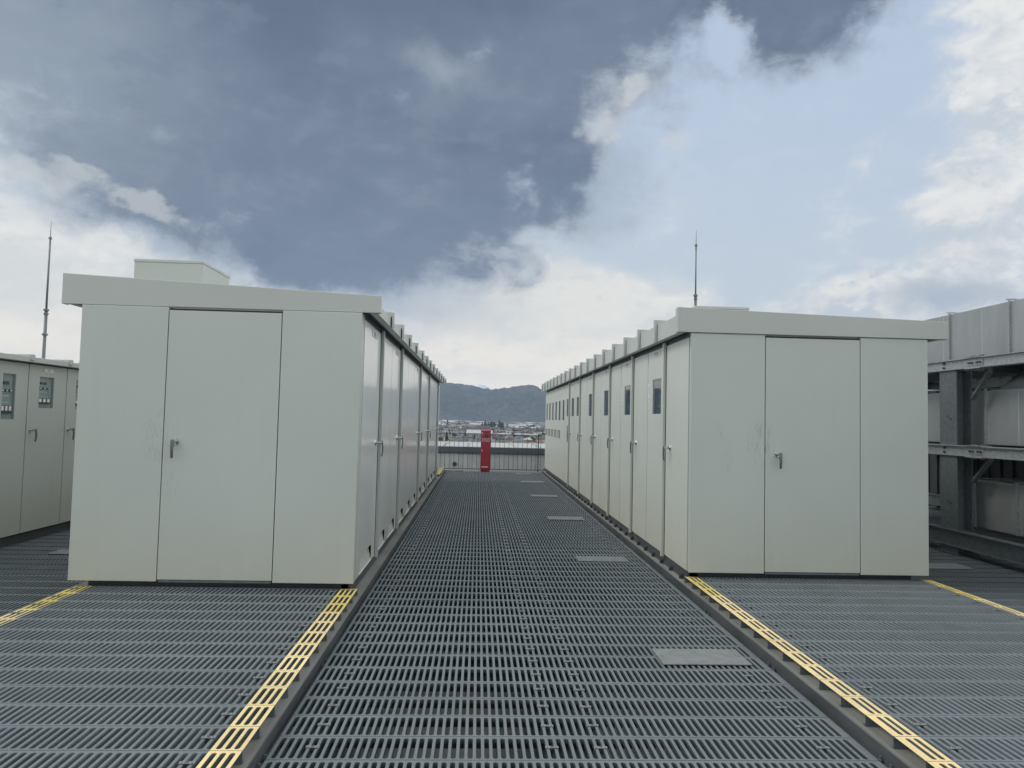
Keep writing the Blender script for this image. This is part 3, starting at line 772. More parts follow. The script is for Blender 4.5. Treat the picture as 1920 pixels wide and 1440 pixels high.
roof_box('low flat box on the roof of the right cabinet before the mast', 2.283, 2.872, 7.5, 8.1, 2.66, 2.872)

# right cabinet ---------------------------------------------------------------
RF = (1.917, 4.645, 6.929-.075)
cabR, roofR, slR, dzR, ybR = cabinet('cabinet', 'big pale grey cabinet right of the walkway, with small windows in its side doors',
    2.057, 4.437, 6.867, 21.95, 2.500, 2.745, 2.678, RF, 2.799, 3.749, front_b, 2.925, 1.328)
roof_sides(cabR, roofR, slR, dzR, RF, 2.500, ybR, [7.80+.832*i for i in range(0, 18)], .006)
XR = 2.057
b = MB(); b.box(XR+.004, XR+.028, 6.902, 6.925, .18, 2.495); obj('corner_frame', b, roofp, cabR)
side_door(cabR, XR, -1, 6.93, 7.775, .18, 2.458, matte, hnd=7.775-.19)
pr_ = [7.786, 9.428, 11.083, 12.713, 14.39, 16.084]
for i, p in enumerate(pr_): post(cabR, XR, -1, p, .155, 2.495, matte)
k = 1
for i in range(4):
    a = pr_[i]+.052; c = pr_[i+1]-.016; mid_ = a+.80
    side_door(cabR, XR, -1, a, mid_, .18, 2.458, matte, window=(a+.16, a+.555, 1.712, 2.118), plate=(a+.22, a+.53, 2.385, 2.44),
              sticker=(mid_-.12, mid_-.015, 1.86, 2.08), txt='動力盤-%d' % k, seed=k+20); k += 1
    side_door(cabR, XR, -1, mid_, c, .18, 2.458, matte, hnd=c-.17)
a, c = pr_[4]+.052, pr_[5]-.016
for j in range(2):
    y0_, y1_ = a+(c-a)*j/2, a+(c-a)*(j+1)/2
    side_door(cabR, XR, -1, y0_, y1_, .18, 2.458, matte, window=(y0_+.16, y0_+.54, 1.72, 2.115), plate=(y0_+.22, y0_+.53, 2.385, 2.44), txt='動力盤-%d' % k, hnd=(c-.17 if j else None), seed=k+20); k += 1
ys = np.linspace(16.136, 21.94, 8)
for j in range(7):
    y0_, y1_ = ys[j], ys[j+1]
    dd = side_door(cabR, XR, -1, y0_, y1_, .18, 2.458, matte, window=(y0_+.18, y0_+.55, (1.72 if j == 0 else 1.63), 2.12),
              plate=(y0_+.22, y0_+.55, 2.385, 2.44), txt='動力盤-%d' % k, slot=(y0_+.10, y0_+.45, 1.12, 1.50) if j == 0 else None, seed=k+20); k += 1
    if j > 1:
        b = MB(); q0, q1, z0_, z1_ = y0_+.22, y0_+.56, 1.17, 1.36
        for (u0, u1, v0, v1) in ((q0, q1, z1_, z1_+.012), (q0, q0+.02, z0_, z1_), (q1-.02, q1, z0_, z1_)): b.box(XR-.012, XR, u0, u1, v0, v1)
        obj('pull_frame', b, base_dark, dd)
b = MB(); b.box(4.409, 4.437, 6.905, 21.9, .19, 2.49); obj('side_panel', b, matte, cabR)
# anchor bolts along the foot of the right cabinet
y = 7.1
while y < 21.5:
    b = MB(); b.box(2.052, 2.072, y-.002, y+.05, .066, .112); b.rail((2.045, y+.02, .066), (2.045, y+.02, .098), .010, n=6); obj('foot_bolt', b, base_dark, cabR); y += .38
b = MB(); b.box(2.073, 2.09, 6.96, 21.9, .066, .176); obj('base_channel', b, beam_m, cabR)
b = MB(); b.box(-1.085, -1.065, 6.3, 18.7, .066, .17); obj('base_channel', b, beam_m, cabL)

# cabinet row at the far left --------------------------------------------------
row = thing('switchboard', 'low grey switchboard row at the left edge with instrument windows, below the left mast', 'switchboard', (-5.8, 10, 0))
XW = -5.40
b = MB(); b.box(-6.3, XW-.12, 4.8, 16.0, .10, 2.15); obj('body', b, rowp, row)
b = MB(); b.box(-6.28, XW-.06, 4.9, 15.9, .0, .098); obj('base', b, beam_m, row)
b = MB()
y = 4.7
while y < 16:
    b.box(-6.42, XW+.10, y, y+.795, 2.155, 2.215); b.box(-6.42, XW+.115, y+.75, y+.83, 2.175, 2.245)
    b.rail((XW+.03, y+.3, 2.215), (XW+.03, y+.3, 2.232), .016, n=8)
    y += .8
obj('roof', b, roofp, row, bevel=.004)
k = 0
y = 4.81
while y < 15.5:
    near = abs(y-8.01) < .1
    win = (y+.34, y+.57, 1.475, 2.0) if near else (y+.22, y+.52, 1.615, 2.0)
    side_door(row, XW, 1, y, y+.80, .125, 2.14, rowp, window=win, hnd=y+.085, plate=(y+.30, y+.49, 2.065, 2.10) if k != 4 else None, txt='EPS-%d' % (k+2), seed=50+k)
    y += .80; k += 1

# ------------------------------------------------------------------ steel frame and ducts at the right
fr = thing('steel_frame', 'galvanised steel frame with bolted beams carrying the big ducts at the right edge', 'steel frame', (7.6, 9.2, 0))
def ibeam_y(b, x, y0, y1, z0, z1, w_=.10, mi=0):
    b.box(x-.0, x+w_, y0, y1, z1-.012, z1, mi); b.box(x, x+w_, y0, y1, z0, z0+.012, mi); b.box(x+w_*.30, x+w_*.30+.012, y0, y1, z0+.0121, z1-.0121, mi)
def ibeam_x(b, y, x0, x1, z0, z1, w_=.10, mi=0):
    b.box(x0, x1, y-w_/2, y+w_/2, z1-.012, z1, mi); b.box(x0, x1, y-w_/2, y+w_/2, z0, z0+.012, mi); b.box(x0, x1, y-.006, y+.006, z0+.0121, z1-.0121, mi)
for X in (6.2, 9.2):
    for (z0_, z1_) in ((2.395, 2.53), (1.275, 1.412), (.093, .305)):
        b = MB(); ibeam_y(b, X, 3.2, 14.5, z0_, z1_, .13); obj('beam', b, galv if z0_ > 1 else galv_d, fr)
for yy in (4.6, 9.22, 13.6):
    for X in (6.23, 9.2):
        for (z0_, z1_) in ((.306, 1.274), (1.413, 2.394), (.012, .092)):
            b = MB(); b.box(X, X+.012, yy-.17, yy+.17, z0_, z1_); b.box(X+.20, X+.212, yy-.17, yy+.17, z0_, z1_); b.box(X+.0121, X+.1999, yy-.006, yy+.006, z0_, z1_)
            for zz in (z0_+.35, z0_+.38) if z1_-z0_ > .5 else (): b.rail((X-.012, yy-.05 if zz == z0_+.35 else yy+.01, zz), (X, yy-.05 if zz == z0_+.35 else yy+.01, zz), .013, n=6)
            obj('column', b, galv_d, fr)
        b = MB(); b.box(X-.06, X+.28, yy-.2, yy+.2, -.002, .0118); obj('base_plate', b, beam_m, fr)
    for (z0_, z1_) in ((2.395, 2.53), (1.275, 1.412)):
        b = MB(); ibeam_x(b, yy, 6.36, 9.19, z0_, z1_, .12); obj('cross_beam', b, galv_d, fr)
for (z0_, z1_) in ((2.395, 2.53), (1.275, 1.412)):
    b = MB(); yc = 8.70; zc = (z0_+z1_)/2
    b.box(6.229, 6.238, yc-.14, yc+.14, z0_+.03, z1_-.03); b.box(6.19, 6.34, yc-.14, yc+.14, z0_-.010, z0_-.0005); b.box(6.19, 6.34, yc-.14, yc+.14, z1_+.0005, z1_+.008)
    for dy in (-.105, -.055, .04, .09):
        b.rail((6.229, yc+dy, zc), (6.205, yc+dy, zc), .014, n=6, mi=1)
        for zz, h in ((z1_+.008, .02), (z0_-.01, -.02)):
            b.rail((6.26, yc+dy, zz), (6.26, yc+dy, zz+h), .014, n=6, mi=1)
    obj('splice_plate', b, [galv, darkmet], fr)
    b = MB()
    for zz in (zc-.03, zc+.03): b.rail((6.239, 9.30, zz), (6.215, 9.30, zz), .016, n=6)
    obj('bolt_pair', b, darkmet, fr)
# diagonal braces under the beams
for (za, zb) in ((2.39, 2.05), (1.27, .98)):
    b = MB(); b.hexa([(6.40, 8.70, za-.05), (6.46, 8.70, za-.05), (6.46, 9.02, zb-.05), (6.40, 9.02, zb-.05), (6.40, 8.70, za), (6.46, 8.70, za), (6.46, 9.02, zb), (6.40, 9.02, zb)])
    obj('brace', b, galv_d, fr)
def duct(name, label, x0, x1, y0, y1, z0, z1, ribs, mt, rim=.035, seams=()):
    t = thing(name, label, 'duct', ((x0+x1)/2, (y0+y1)/2, z0), 'ducts carried by the steel frame')
    b = MB(); b.box(x0, x1, y0, y1, z0, z1); obj('casing', b, mt, t, bevel=.012)
    for y in ribs:
        b = MB()
        b.box(x0-rim, x0-.0005, y-.004, y+.004, z0+.002, z1+.02); b.box(x0-.004, x0-.0006, y+.0041, y+.045, z0+.002, z1+.02); b.box(x0-rim, x0-.0005, y-.012, y-.0045, z0+.002, z1+.02)
        b.box(x0-rim, x1+rim, y-.004, y+.045, z1+.0205, z1+.028)
        b.box(x1+.0005, x1+rim, y-.004, y+.004, z0+.002, z1+.02)
        obj('flange', b, galv, t)
    if seams:
        b = MB()
        for y in seams: b.box(x0-.002, x0-.0004, y-.006, y+.006, z0+.02, z1-.02)
        obj('weld_seam', b, simple('weld_'+name, (.5, .52, .52), .5, .3), t)
    return t
duct('top_duct', 'topmost grey sheet metal duct above the steel frame, with upright flanges', 6.6, 8.9, 3.3, 14.0, 2.535, 3.235, (4.0, 5.14, 6.28, 7.42, 8.56, 9.70, 10.84, 12.0), duct_m, seams=(9.07, 9.85, 7.9))
duct('middle_duct', 'middle grey duct between the two upper beams, left edge rounded', 6.6, 8.9, 3.3, 9.59, 1.425, 2.13, (4.4, 5.5, 6.7, 7.85, 9.0), duct_m, seams=(8.45,))
duct('middle_duct', 'short middle duct seen past the column, left of it', 6.6, 8.9, 9.95, 13.2, 1.425, 2.13, (10.3, 11.5), duct_m)
duct('lower_casing', 'lowest dark shaded casing behind the bottom beam', 6.62, 8.9, 3.3, 9.39, .33, .95, (9.25, 8.50, 7.6, 6.7), duct_lo, rim=.02)
# fan hoods between duct levels
def hood(label, cx, cy, z0, z1, r0, r1):
    b = MB(); b.rail((cx, cy, z0), (cx, cy, z1), r0, r1, 32)
    o = obj('fan_hood', b, simple('hood_sheet', (.09, .10, .11), .5, .3), smooth=False, loc=(cx, cy, z0)); return tag(o, label, 'fan hood', 'dark fan hoods between the ducts')
hood('dark round fan hood under the top duct', 7.75, 8.6, 2.14, 2.39, 1.05, .80)
hood('dark round fan hood above the lowest casing', 7.75, 8.2, .965, 1.27, 1.0, .70)
b = MB(); b.hexa([(6.75, 8.0, .957), (6.81, 8.0, .957), (6.81, 9.0, .957), (6.75, 9.0, .957), (6.75, 8.0, .99), (6.81, 8.0, .99), (6.81, 9.0, .99), (6.75, 9.0, .99)])
tag(obj('steel_bar', b, base_dark, loc=(6.78, 8.5, .957)), 'dark steel bar lying on top of the lowest casing', 'bar')

b = MB(); b.box(9.55, 9.60, 3.0, 21.5, -.02, 3.0);  # added sheet, darkens the see-through gaps between the ducts
y = 3.05
while y < 21.4: b.box(9.52, 9.549, y, y+.06, .0, 2.98); y += .3
tag(obj('added_screen', b, simple('added_screen_sheet', (.055, .062, .068), .6, .2), loc=(9.57, 8, 0)), 'added dark ribbed screen closing bright gaps behind the steel frame and ducts', 'screen')
# ------------------------------------------------------------------ red box, railing, parapet, masts
rb = thing('hose_cabinet', 'tall red fire hose box with white lettering at the end of the walkway', 'fire hose box', (.238, 22.2, 0))
b = MB(); b.box(.088, .388, 22.06, 22.30, .05, 1.235); obj('body', b, red, rb, bevel=.006)
b = MB(); b.hexa([(.078, 22.035, 1.236), (.398, 22.035, 1.236), (.398, 22.31, 1.236), (.078, 22.31, 1.236), (.078, 22.035, 1.245), (.398, 22.035, 1.255), (.398, 22.31, 1.30), (.078, 22.31, 1.285)])
obj('lid', b, red, rb, bevel=.003)
b = MB(); b.box(.098, .378, 22.045, 22.0595, .10, 1.21); dr = obj('door', b, red, rb, bevel=.003)
b = MB(); b.box(.100, .376, 22.07, 22.29, .0, .049); obj('plinth', b, simple('dark_red', (.22, .012, .02), .4), rb)
b = MB(); b.rail((.255, 22.045, 1.10), (.255, 22.030, 1.10), .042, .040, 20); b.rail((.255, 22.030, 1.10), (.255, 22.024, 1.10), .02, .018, 12, 1); obj('keyhole_disc', b, [black, darkmet], dr)
b = MB(); b.rail((.128, 22.045, .66), (.128, 22.035, .66), .012, n=12); b.box(.121, .135, 22.018, 22.035, .62, .69); obj('latch', b, white, dr, bevel=.002)
b = MB(); b.text('連結送水管', .062, (.238, 22.0435, 1.005), (1, 0, 0), (0, 0, 1), fit=.25); b.text('放水口格納箱', .062, (.238, 22.0435, .945), (1, 0, 0), (0, 0, 1), fit=.255)
obj('lettering', b, white, dr)
b = MB(); b.rail((.135, 22.044, 1.18), (.135, 22.0435, 1.18), .02, n=12); b.box(.118, .318, 22.042, 22.0449, .135, .160); obj('label_strip', b, white, dr)
b = MB()
for z in (.28, .95): b.rail((.395, 22.06, z-.03), (.395, 22.06, z+.03), .008, n=8)
obj('hinge', b, red, rb)

fence = thing('railing', 'thin dark steel railing with upright bars across the end of the walkway', 'railing', (.5, 22.5, 0))
def bar_mesh(y, x, z0, z1, r):
    b = MB(); b.rail((x, y, z0), (x, y, z1), r, n=8); return b
x = -2.6; bx = []
while x < 5.2: bx.append(x); x += .143
b = MB(); b.box(-2.65, 5.2, 22.494, 22.506, 1.135, 1.144); obj('top_rail', b, railm, fence)
b = MB(); b.box(-2.65, 5.2, 22.485, 22.515, .04, .06); obj('bottom_rail', b, railm, fence)
proto = obj('bar', bar_mesh(22.5, 0, .06, 1.135, .0065), railm, fence, loc=None, smooth=True)
for i, x in enumerate(bx):
    if i == 0: proto.location = (x, 0, 0); continue
    c = proto.copy(); C.objects.link(c); c.parent = fence; c.location = (x, 0, 0)
for x in (-2.3, -.1+2.0, 3.9):
    b = MB(); b.box(x-.014, x+.014, 22.48, 22.52, -.05, 1.16); obj('post', b, railm, fence)
    b = MB(); b.box(x-.05, x+.05, 22.44, 22.56, -.06, -.045); obj('foot_plate', b, galv_d, fence)
b = MB(); b.box(-1.0, 2.1, 21.96, 22.42, -.05, -.008, 0); b.box(-.98, -.42, 21.97, 22.06, -.0078, .03, 1)
tag(obj('deck_edge', b, [galv_d, ledge_m]), kind='structure')
b = MB()
x = -9.0
while x < 14:
    b.box(x+.012, x+.30, 24.0, 24.2, -.62, .50, 0); b.box(x-.012, x+.012, 24.02, 24.2, -.62, .50, 0); x += .312
pw = obj('parapet', b, wallrib, loc=(2.5, 24.1, -.62)); tag(pw, 'low ribbed light grey parapet wall with dark coping behind the railing', 'wall')
b = MB(); b.box(-9, 14, 23.93, 24.30, .485, .675); b.box(-9, 14, 23.95, 23.96, .46, .4848); c_ = obj('coping', b, coping, pw, bevel=.006); 
b = MB(); b.rail((-.76, 23.999, .10), (-.76, 23.96, .10), .085, .075, 20); b.rail((-.76, 23.96, .10), (-.76, 23.94, .10), .04, .03, 12, 1); obj('vent_cap', b, [galv_d, black], pw)
b = MB(); b.box(-40, 60, 24.31, 31.5, -25, .60)
x = -40
while x < 60: b.box(x, x+.05, 24.4, 31.5, .6005, .64); x += .9
tag(obj('lower_roof', b, lowroof), kind='structure')

def mast(label, x, y, zb, zj, zt, zn, r0, r1, rings):
    t = thing('lightning_mast', label, 'lightning rod', (x, y, zb), 'lightning masts against the sky')
    b = MB(); b.rail((x, y, zb), (x, y, zj), r0*1.05, r0, 14); obj('lower_tube', b, galv_d, t, smooth=True)
    b = MB(); b.rail((x, y, zj+.001), (x, y, zt), r1, r1*.8, 12); obj('upper_tube', b, galv_d, t, smooth=True)
    b = MB()
    for z, r in rings: b.rail((x, y, z-.03), (x, y, z+.03), r, r, 14)
    obj('collar', b, galv_d, t)
    b = MB(); b.rail((x, y, zt+.001), (x, y, zt+.14), .03, .022, 10); b.rail((x, y, zt+.141), (x, y, zt+.22), .05, .045, 12); b.rail((x, y, zt+.221), (x, y, zn), .014, .004, 8)
    obj('tip', b, galv_d, t, smooth=False)
    b = MB(); b.box(x-.2, x+.2, y-.2, y+.2, zb-.02, zb+.0); obj('foot', b, galv_d, t)
mast('taller grey lightning mast rising behind the left switchboard row', -14.87, 25, .64, 4.98, 7.3, 8.07,   .050, .034, [(4.99, .085), (4.86, .075), (4.15, .09)])
mast('slim grey lightning mast rising behind the right cabinet roof', 7.63, 25, .64, 6.18, 7.83, 8.6, .048, .028, [(6.20, .075), (6.08, .062)])

# ------------------------------------------------------------------ valley, hills, far snow mountain
def sstepf(a, b, x): t = np.clip((x-a)/(b-a), 0, 1); return t*t*(3-2*t)
GZ = -25.0
gm, t, p = new_mat('valley_ground'); gg = N(t, 'ShaderNodeNewGeometry')
L(t, ramp(t, tnoise(t, gg.outputs['Position'], .012, 8, .7), [(.35, (.05, .06, .035)), (.5, (.11, .105, .085)), (.65, (.16, .15, .13))]), p.inputs['Base Color']); setin(p, Roughness=.95)
b = MB(); b.box(-9000, 9000, -300, 11600, GZ-1, GZ)
tag(obj('ground', b, gm), kind='structure')
fm, t, p = new_mat('forest'); gg = N(t, 'ShaderNodeNewGeometry')
fn = tnoise(t, gg.outputs['Position'], .02, 10, .7); fn2 = tnoise(t, gg.outputs['Position'], .0025, 6, .6)
L(t, ramp(t, tmath(t, 'ADD', tmath(t, 'MULTIPLY', fn, .5), tmath(t, 'MULTIPLY', fn2, .5)), [(.42, (.012, .020, .016)), (.52, (.030, .040, .028)), (.62, (.075, .075, .055))]), p.inputs['Base Color']); setin(p, Roughness=1.0); tbump(t, p, fn, 1.0, 14)
# smooth value noise in numpy
def vnoise(x, y, s, seed=0):
    r = np.random.default_rng(seed); T = r.random((256, 256))
    X, Y = x/s, y/s; xi, yi = np.floor(X).astype(int), np.floor(Y).astype(int); fx, fy = X-xi, Y-yi
    fx, fy = fx*fx*(3-2*fx), fy*fy*(3-2*fy)
    g_ = lambda a, b_: T[a % 256, b_ % 256]
    return (g_(xi, yi)*(1-fx)*(1-fy) + g_(xi+1, yi)*fx*(1-fy) + g_(xi, yi+1)*(1-fx)*fy + g_(xi+1, yi+1)*fx*fy) - .5
def terrain(name, xs, ys, hf, mt):
    X, Y = np.meshgrid(xs, ys); Z = hf(X, Y)
    V = np.stack([X, Y, Z], -1).reshape(-1, 3); nx, ny = len(xs), len(ys)
    i = np.arange(nx-1)[None] + (np.arange(ny-1)*nx)[:, None]; i = i.ravel()
    F = np.stack([i, i+1, i+nx+1, i+nx], 1)
    me = bpy.data.meshes.new(name); me.from_pydata(V.tolist(), [], F.tolist()); me.materials.append(mt); me.update()
    me.polygons.foreach_set('use_smooth', [False]*len(F))
    o = bpy.data.objects.new(name, me); C.objects.link(o); return tag(o, kind='structure')
RXs = np.array([-9000, -3500, -2500, -1500, -900, -600, -376, -292, -173, -60, -23, 60, 120, 135, 157, 230, 306, 420, 545, 605, 696, 850, 1100, 1700, 2600, 4000, 9000])
RHs = np.array([250, 330, 430, 360, 300, 360, 396, 396, 384, 368, 362, 348, 336, 328, 338, 346, 360, 382, 400, 392, 350, 300, 330, 420, 330, 380, 250])
def hillf(X, Y):
    ridge = np.interp(X, RXs, RHs)
    t_ = sstepf(6300, 8000, Y); tb = 1 - sstepf(8000, 9300, Y)
    base = GZ - 3 + (ridge-GZ)*np.where(Y < 8000, t_**.8, tb)
    sp_ = vnoise(X, Y, 420, 1)*150 + vnoise(X, Y, 170, 2)*80
    base += sp_*np.where(Y < 8000, t_*(1-t_)*3.2, tb*.3*(1-tb)*4)
    base += (vnoise(X, Y, 46, 3)*26 + vnoise(X, Y, 20, 4)*15)*np.clip(t_*4, 0, 1)
    return base
xs = np.concatenate([np.arange(-6000, -600, 60), np.arange(-600, 1000, 9), np.arange(1000, 6000, 60)])
ysh = np.concatenate([np.arange(6300, 8060, 22), np.arange(8080, 9400, 120)])
terrain('hills', xs, ysh, hillf, fm)
sm, t, p = new_mat('snow_and_rock'); gg = N(t, 'ShaderNodeNewGeometry')
sn = tnoise(t, gg.outputs['Position'], .004, 9, .7, (1, 1, .5))
L(t, ramp(t, sn, [(.44, (.62, .64, .67)), (.54, (.90, .90, .90))]), p.inputs['Base Color']); setin(p, Roughness=.8)
def snowf(X, Y):
    rx = .775*np.array([-9000, -3000, -1500, -700, -420, -210, -60, 90, 260, 480, 800, 1600, 3000, 9000]); rh = .70*np.array([200, 350, 480, 560, 620, 700, 770, 730, 650, 600, 560, 600, 400, 200])
    r_ = np.interp(X, rx, rh); t_ = 1-np.abs(Y-10500)/900
    return GZ - 4 + (r_-GZ)*np.clip(t_, 0, 1)**.9 + (vnoise(X, Y, 160, 7)*90 + vnoise(X, Y, 90, 8)*60)*np.clip(t_, 0, 1)*(1-.75*np.clip(t_, 0, 1))
terrain('snow_mountain', np.arange(-5000, 5000, 45), np.arange(9560, 11440, 36), snowf, sm)

# ------------------------------------------------------------------ town
WALL = {'white': (.62, .62, .60), 'cream': (.52, .48, .40), 'grey': (.33, .34, .34), 'tan': (.36, .29, .22), 'bluish': (.40, .45, .50)}
ROOF = {'charcoal': (.055, .06, .07), 'slate grey': (.14, .15, .165), 'brown': (.13, .085, .065), 'pale grey': (.42, .43, .44), 'rust red': (.26, .09, .06), 'white': (.68, .69, .70)}
wm = {k: simple('house_wall_'+k, v, .8, 0, .1, .2) for k, v in WALL.items()}
rm = {k: simple('house_roof_'+k.replace(' ', '_'), v, .6, 0, .15, .2) for k, v in ROOF.items()}
wind = simple('house_window', (.03, .04, .05), .2, 0, .1)
def house_mb(kind, w_, d, h):
    """meshes about the origin: walls, roof, window openings"""
    a = MB(); r = MB(); g_ = []; a.box(-w_/2, w_/2, -d/2, d/2, 0, h)
    if kind == 'gable':
        rh = d*.28; e = .5
        r.add([(-w_/2-e, -d/2-e, h-.1), (w_/2+e, -d/2-e, h-.1), (w_/2+e, 0, h+rh), (-w_/2-e, 0, h+rh), (-w_/2-e, d/2+e, h-.1), (w_/2+e, d/2+e, h-.1),
               (-w_/2-e, -d/2-e, h-.4), (w_/2+e, -d/2-e, h-.4), (-w_/2-e, d/2+e, h-.4), (w_/2+e, d/2+e, h-.4)],
              [(0, 1, 2, 3), (3, 2, 5, 4), (6, 7, 1, 0), (4, 5, 9, 8), (0, 3, 4, 8, 6), (1, 7, 9, 5, 2), (6, 8, 9, 7)])
    elif kind == 'front':
        rh = w_*.30; e = .5
        r.add([(-w_/2-e, -d/2-e, h-.1), (0, -d/2-e, h+rh), (0, d/2+e, h+rh), (-w_/2-e, d/2+e, h-.1), (w_/2+e, -d/2-e, h-.1), (w_/2+e, d/2+e, h-.1)],
              [(0, 1, 2, 3), (1, 4, 5, 2), (0, 3, 5, 4)])
        a.add([(-w_/2, -d/2, h), (w_/2, -d/2, h), (0, -d/2, h+rh*.92)], [(0, 1, 2)]); a.add([(-w_/2, d/2, h), (w_/2, d/2, h), (0, d/2, h+rh*.92)], [(0, 2, 1)])
    elif kind == 'hip':
        rh = min(w_, d)*.28; e = .6; k_ = w_/2-d/2 if w_ > d else 0
        r.add([(-w_/2-e, -d/2-e, h), (w_/2+e, -d/2-e, h), (w_/2+e, d/2+e, h), (-w_/2-e, d/2+e, h), (-max(k_, .3), 0, h+rh), (max(k_, .3), 0, h+rh)],
              [(0, 1, 5, 4), (1, 2, 5), (2, 3, 4, 5), (3, 0, 4), (0, 3, 2, 1)])
    else:
        r.box(-w_/2-.2, w_/2+.2, -d/2-.2, d/2+.2, h+.01, h+.7)
    n = max(2, int(w_/3.2))
    for fl in range(max(1, int(h/2.9))):
        for i in range(n):
            if random.random() < .2: continue
            cx = -w_/2 + w_*(i+.5)/n; z = 1.0+2.8*fl
            g_.append((cx, -d/2, z))
    return a, r, g_
KN = {'gable': 'gabled house', 'front': 'gable-fronted house', 'hip': 'hip-roofed house', 'flat': 'flat-roofed building'}
town_pts = []
def free(x, y, r):
    return all((x-a)**2 + (y-b_)**2 > (r+c_)**2 for a, b_, c_ in town_pts[-400:])
protos = {}
nh = 0; tries = 0
placed = []
while nh < 285 and tries < 9000:
    tries += 1
    y = math.sqrt(random.uniform(760**2, 2150**2)); x = random.uniform(-.066, .104)*y
    big = random.random() < .06
    r_ = (17 if big else 7.6) + (y-760)/600
    if not free(x, y, r_): continue
    if 5 < x < 100 and 945 < y < 1035: continue
    town_pts.append((x, y, r_)); placed.append((x, y, big)); nh += 1
placed.sort(key=lambda q: q[1])
b = MB(); b.box(-.8, .8, -.06, -.01, 0, 1.3); _wo = obj('window', b, wind); win_me = _wo.data; bpy.data.objects.remove(_wo)
labels_used = {}
for (x, y, big) in placed:
    kind = random.choices(['gable', 'front', 'hip', 'flat'], [4, 2, 4, 1.3])[0] if not big else random.choice(['flat', 'gable', 'flat'])
    wc = random.choices(list(WALL), [3, 2.5, 3, 1.8, 1])[0]
    rc = random.choices(list(ROOF), [6, 4, 2, 1.4, .15, .35])[0] if not big else random.choices(list(ROOF), [2.5, 2.5, 0.4, 2, .1, .3])[0]
    w_, d, h = (random.uniform(18, 34), random.uniform(12, 18), random.uniform(6, 11)) if big else (random.uniform(8, 13), random.uniform(7, 10), random.choice([3.4, 5.6, 5.8, 6.2]))
    a, r_, g_ = house_mb(kind, w_, d, h)
    s_ = x/y
    where = ('by left cabinet' if s_ < -.03 else 'left of red box' if s_ < .004 else 'behind red box' if s_ < .022 else 'right of red box' if s_ < .048 else 'well right of red box' if s_ < .072 else 'by right cabinet')
    depth = ('just above parapet' if y < 1050 else 'in near town' if y < 1350 else 'in mid town' if y < 1750 else 'in far town')
    size = 'large ' if big else ('tall ' if h > 6 else 'low ' if h < 4 else '')
    lab = '%s%s %s, %s roof, %s %s' % (size, wc, KN[kind], rc, depth, where)
    t_ = thing('house' if not big else 'large_building', lab, 'house' if not big else 'building', (x, y, GZ), 'houses of the town beyond the parapet')
    t_.rotation_euler = (0, 0, random.choice([0, 0, math.pi/2, .3, -.3]) + random.uniform(-.12, .12))
    for nm, mb_, mt in (('wall', a, wm[wc]), ('roof', r_, rm[rc])):
        me_o = obj(nm, mb_, mt, None); me_o.parent = t_
    if y < 1250:
        for q in g_:
            wo = bpy.data.objects.new('window', win_me); C.objects.link(wo); wo.parent = t_; wo.location = q
# long canopy roof
cb = thing('canopy_building', 'long flat pale roofed canopy standing out among the houses right of the red box', 'building', (54, 1000, GZ))
b = MB(); b.box(26, 82, 988, 1006, -18.6, -16.9); obj('roof', b, rm['white'], cb)
b = MB(); b.box(27, 81, 992, 1004, GZ, -18.65); obj('wall', b, rm['slate grey'], cb)
b = MB(); b.box(15, 45, 994, 1004, -18.3, -17.6); obj('annex_roof', b, rm['pale grey'], cb)
# farther houses, too small and many to count
b = MB(); mats_ = list(wm.values()) + list(rm.values()); rr = random.Random(3)
for i in range(2600):
    y = math.sqrt(rr.uniform(2150**2, 6300**2)); x = rr.uniform(-.075, .115)*y
    w_, d, h = (rr.uniform(8, 13), rr.uniform(7, 10), rr.uniform(4, 7)) if rr.random() < .93 else (rr.uniform(25, 60), 15, rr.uniform(7, 12))
    b.box(x-w_/2, x+w_/2, y-d/2, y+d/2, GZ, GZ+h, rr.choices(range(5), [6, 3, 1, 1, 1])[0])
    k_ = 5 + rr.choices(range(6), [5, 4, 2, 2, .1, .8])[0]; e = .5; rh = d*.28
    b.add([(x-w_/2-e, y-d/2-e, GZ+h+.02), (x+w_/2+e, y-d/2-e, GZ+h+.02), (x+w_/2+e, y, GZ+h+rh), (x-w_/2-e, y, GZ+h+rh), (x-w_/2-e, y+d/2+e, GZ+h+.02), (x+w_/2+e, y+d/2+e, GZ+h+.02)],
          [(0, 1, 2, 3), (3, 2, 5, 4), (0, 3, 4), (1, 5, 2)], k_)
tag(obj('distant_houses', b, mats_), kind='stuff')
